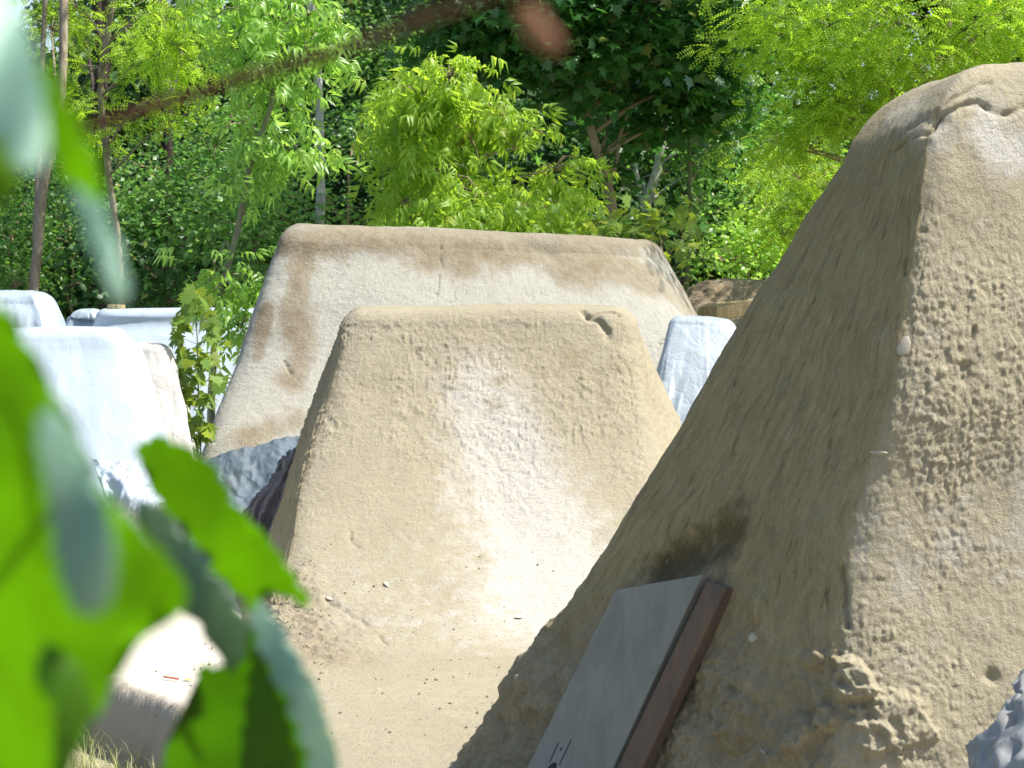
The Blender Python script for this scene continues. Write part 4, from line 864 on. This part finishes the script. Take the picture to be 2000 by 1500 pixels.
# grass at lower left
def grass():
    r = np.random.default_rng(11); V, Fc, C = [], [], []; n = 0
    for _ in range(5200):
        x = r.uniform(-2.6, -.8); y = r.uniform(6.0, 8.6); e = np.interp(y, [3, 6.85, 7.63, 8.34, 8.9, 9.3], [-.75, -1.0, -1.30, -1.80, -2.3, -3.6])
        if x > e - .08 - r.exponential(.05): continue
        if fbm(np.array([[x, y, 0]]), 3, 2, 5)[0] < -.25: continue
        h = r.uniform(.05, .2) * (1.4 if r.random() < .12 else 1); a = r.uniform(0, 6.28); ln = r.uniform(.2, 1.1) * h; w = r.uniform(.0015, .0035); dx, dy = math.cos(a), math.sin(a); b = np.array([x, y, -.30])
        for k in range(4):
            t = k / 3; c = b + np.array([dx * ln * t * t, dy * ln * t * t, h * (t - .25 * t * t)]); ww = w * (1 - t * .85); V += [c + (-dy * ww, dx * ww, 0), c + (dy * ww, -dx * ww, 0)]
            tint = r.random(); C += [(tint, r.random(), 0, 1)] * 2
        for k in range(3): q = n + 2 * k; Fc.append((q, q + 1, q + 3, q + 2))
        n += 8
    o = mesh_np('grass', np.array(V), np.array(Fc), np.full(len(Fc), 4), mat_leaf('grass', (.2, .26, .06), (.5, .46, .25), (.5, .6, .15), .5, .3, .35), None, False, np.array(C)); tag(o, 'dry yellowish green grass growing below the dirt step', 'grass', kind='stuff')
grass()

# ------------------------------------------------------------------ out-of-focus branches close to the camera
def leaf_fg_mat(name, c, tr, rough, spec=.5, tw=.5):
    m = NT(name); tc = m.n('ShaderNodeTexCoord').outputs['Object']; n = m.noise(tc, 60, 3, .6); n2 = m.noise(tc, 18, 3)
    cc = m.mix(m.mapr(n2, .35, .65), c, tuple(x * .7 for x in c)); tt = m.mix(m.mapr(n2, .4, .65), tr, tuple(x * .75 for x in tr))
    p = m.bsdf(cc, rough, m.bump(n, .001, .4), spec); tl = m.n('ShaderNodeBsdfTranslucent'); m.l(tt, tl.inputs[0])
    mx = m.n('ShaderNodeMixShader'); mx.inputs[0].default_value = tw; m.l(p.outputs[0], mx.inputs[1]); m.l(tl.outputs[0], mx.inputs[2]); return m.done(mx)
M['fg_bright'] = leaf_fg_mat('near leaf', (.10, .19, .012), (.38, .64, .015), .5, .2, .7)
M['fg_dark'] = leaf_fg_mat('near leaf dark', (.08, .17, .015), (.28, .52, .01), .45, .3, .65)
M['fg_mid'] = leaf_fg_mat('near leaf mid', (.09, .18, .012), (.27, .5, .01), .5, .2, .68)
M['fg_sky_sheen'] = leaf_fg_mat('near leaf sky sheen', (.19, .34, .25), (.12, .3, .12), .5, .4, .15)  # sky reflection on waxy leaves, painted as a pale blue-green colour
M['fg_stem'] = leaf_fg_mat('near stem', (.07, .15, .07), (.05, .1, .03), .5, .4, .1)
def fg_leaf(name, poly, d0, mat, parent, tilt=(0, 0), bend=.02, curl=0.):
    """leaf blade through an outline; tilted and cupped so it is a real curved blade"""
    rr_ = random.Random(len(poly) * 7 + int(poly[0][0])); q_ = []
    for a, b in zip(poly, poly[1:] + poly[:1]):
        q_.append(a); L_ = math.hypot(b[0] - a[0], b[1] - a[1]); k = int(L_ // 42)
        for i in range(k):
            t = (i + .75) / (k + .25); o = rr_.uniform(3, 11); nx, ny = (b[1] - a[1]) / L_, -(b[0] - a[0]) / L_
            q_.append((a[0] + (b[0] - a[0]) * t + nx * o, a[1] + (b[1] - a[1]) * t + ny * o))
            if t + .1 < 1: q_.append((a[0] + (b[0] - a[0]) * (t + .08) - nx * 3, a[1] + (b[1] - a[1]) * (t + .08) - ny * 3))
    poly = np.array(q_, float); c = poly.mean(0); s = np.abs(poly - c).max()
    ctrl = [(q, d0 + tilt[0] * (q[0] - c[0]) / 1000 + tilt[1] * (q[1] - c[1]) / 1000) for q in poly]
    bm = bmesh.new(); vs = [bm.verts.new((q[0], q[1], 0)) for q, _ in ctrl]; bm.faces.new(vs)
    bmesh.ops.triangulate(bm, faces=bm.faces[:]); bmesh.ops.subdivide_edges(bm, edges=bm.edges[:], cuts=5, use_grid_fill=True)
    for v in bm.verts:
        q = np.array(v.co[:2]); e = (q - c) / s; d = d0 + tilt[0] * (q[0] - c[0]) / 1000 + tilt[1] * (q[1] - c[1]) / 1000 + bend * (e[0] ** 2 + .5 * e[1] ** 2) + curl * e[0] * e[1] + .004 * math.sin(q[0] / 40 + q[1] / 90)
        v.co = Vector(P(q[0], q[1], d))
    me = bpy.data.meshes.new(name); bm.to_mesh(me); bm.free(); o = link(name, me, mat, parent)
    sm = o.modifiers.new('t', 'SOLIDIFY'); sm.thickness = .0005; return o
up_ = empty('maple_branch', P(160, 245, .62)); tag(up_, 'out of focus brown twig with hanging leaves across the upper left', 'branch')
bm = bmesh.new(); tube(bm, spline([P(150, 250, .66), P(300, 210, .64), P(480, 150, .6), P(640, 105, .53), P(800, 45, .43), P(950, -15, .35), P(1100, -110, .28)], 26), .0017, .0013, 8, .12)
me = bpy.data.meshes.new('twig'); bm.to_mesh(me); bm.free(); link('twig', me, mat_bark('near twig', (.14, .06, .03), (.07, .03, .02), 1, 200, .001), up_)
fg_leaf('leaf', [(-80, -80), (15, -20), (50, 60), (75, 150), (92, 250), (85, 330), (45, 335), (0, 270), (-80, 230)], .42, M['fg_sky_sheen'], up_, (0, -.1), .01)  # leaf piece in the painted sky sheen colour
fg_leaf('leaf', [(60, 110), (105, 135), (140, 210), (170, 280), (195, 350), (195, 400), (165, 370), (130, 350), (100, 290), (75, 200)], .43, M['fg_bright'], up_, (-.1, .1), .01)
fg_leaf('leaf', [(-80, 220), (0, 265), (35, 340), (20, 395), (-15, 395), (-80, 440)], .44, M['fg_bright'], up_)
fg_leaf('leaf', [(140, 330), (188, 370), (212, 440), (236, 520), (248, 590), (225, 592), (195, 510), (165, 430)], .44, M['fg_sky_sheen'], up_, (0, -.1), .01)  # leaf piece in the painted sky sheen colour
lo = empty('maple_branch', P(150, 1700, .5)); tag(lo, 'out of focus bright green maple leaves on a branch filling the lower left', 'branch')
A_out = [(-80, 560), (0, 595), (50, 670), (100, 760), (150, 850), (195, 945), (245, 1005), (300, 1060), (335, 1100), (365, 1140), (365, 1190), (335, 1215), (305, 1165), (300, 1235), (255, 1245), (235, 1290), (215, 1350), (170, 1420), (130, 1500), (100, 1620), (-80, 1620)]
fg_leaf('leaf', A_out, .52, M['fg_bright'], lo, (-.08, .09), .02)
fg_leaf('leaf', [(-80, 575), (0, 600), (50, 675), (110, 775), (165, 880), (195, 950), (170, 960), (120, 880), (80, 830), (30, 760), (-80, 720)], .5, M['fg_dark'], lo)
fg_leaf('leaf', [(70, 850), (95, 790), (125, 820), (165, 890), (200, 965), (222, 1060), (218, 1150), (190, 1200), (150, 1195), (115, 1100), (95, 980)], .42, M['fg_sky_sheen'], lo, (0, 0), .01)  # separate piece: painted sky sheen stripe over the big leaf
fg_leaf('leaf', [(262, 888), (300, 848), (350, 866), (400, 895), (440, 945), (455, 985), (505, 1030), (560, 1105), (610, 1185), (560, 1165), (512, 1145), (500, 1195), (470, 1165), (440, 1135), (400, 1080), (350, 1020), (300, 965), (298, 920)], .76, M['fg_bright'], lo, (-.12, .12), .02)
fg_leaf('leaf', [(262, 985), (310, 985), (360, 1050), (420, 1125), (470, 1195), (497, 1250), (485, 1305), (445, 1312), (425, 1245), (405, 1255), (388, 1215), (360, 1200), (345, 1130), (300, 1060)], .74, M['fg_stem'], lo, (0, 0), .01)
fg_leaf('leaf', [(380, 1308), (430, 1300), (480, 1290), (500, 1190), (540, 1230), (590, 1300), (630, 1400), (655, 1510), (660, 1640), (300, 1640), (320, 1480), (345, 1430), (400, 1392), (397, 1350)], .76, M['fg_mid'], lo, (-.14, .14), .02)
fg_leaf('leaf', [(480, 1640), (470, 1500), (480, 1400), (492, 1290), (505, 1250), (530, 1320), (560, 1400), (585, 1500), (600, 1640)], .75, M['fg_dark'], lo, (-.14, .14), .02)
fg_leaf('leaf', [(500, 1170), (535, 1205), (575, 1270), (615, 1345), (650, 1470), (662, 1640), (615, 1640), (600, 1470), (560, 1360), (520, 1290), (492, 1230)], .72, M['fg_sky_sheen'], lo, (0, 0), .01)  # glossy edge of the lower leaf, its sky reflection painted as a piece
fg_leaf('leaf', [(100, 1620), (110, 1380), (70, 1330), (90, 1250), (150, 1300), (190, 1380), (160, 1440), (130, 1520), (110, 1620)], .5, M['fg_dark'], lo)
# dried leaf / bud hanging very near the lens at the top
db = empty('dried_leaf', P(1045, 60, .3)); fg_leaf('blade', [(1012, 12), (1040, 14), (1072, 50), (1096, 95), (1082, 104), (1052, 86), (1022, 50)], .36, simple_mat('dried leaf', (.26, .12, .06)), db, (0, 0), .004)
tag(db, 'blurred small brown dried leaf hanging at the top centre', 'leaf')
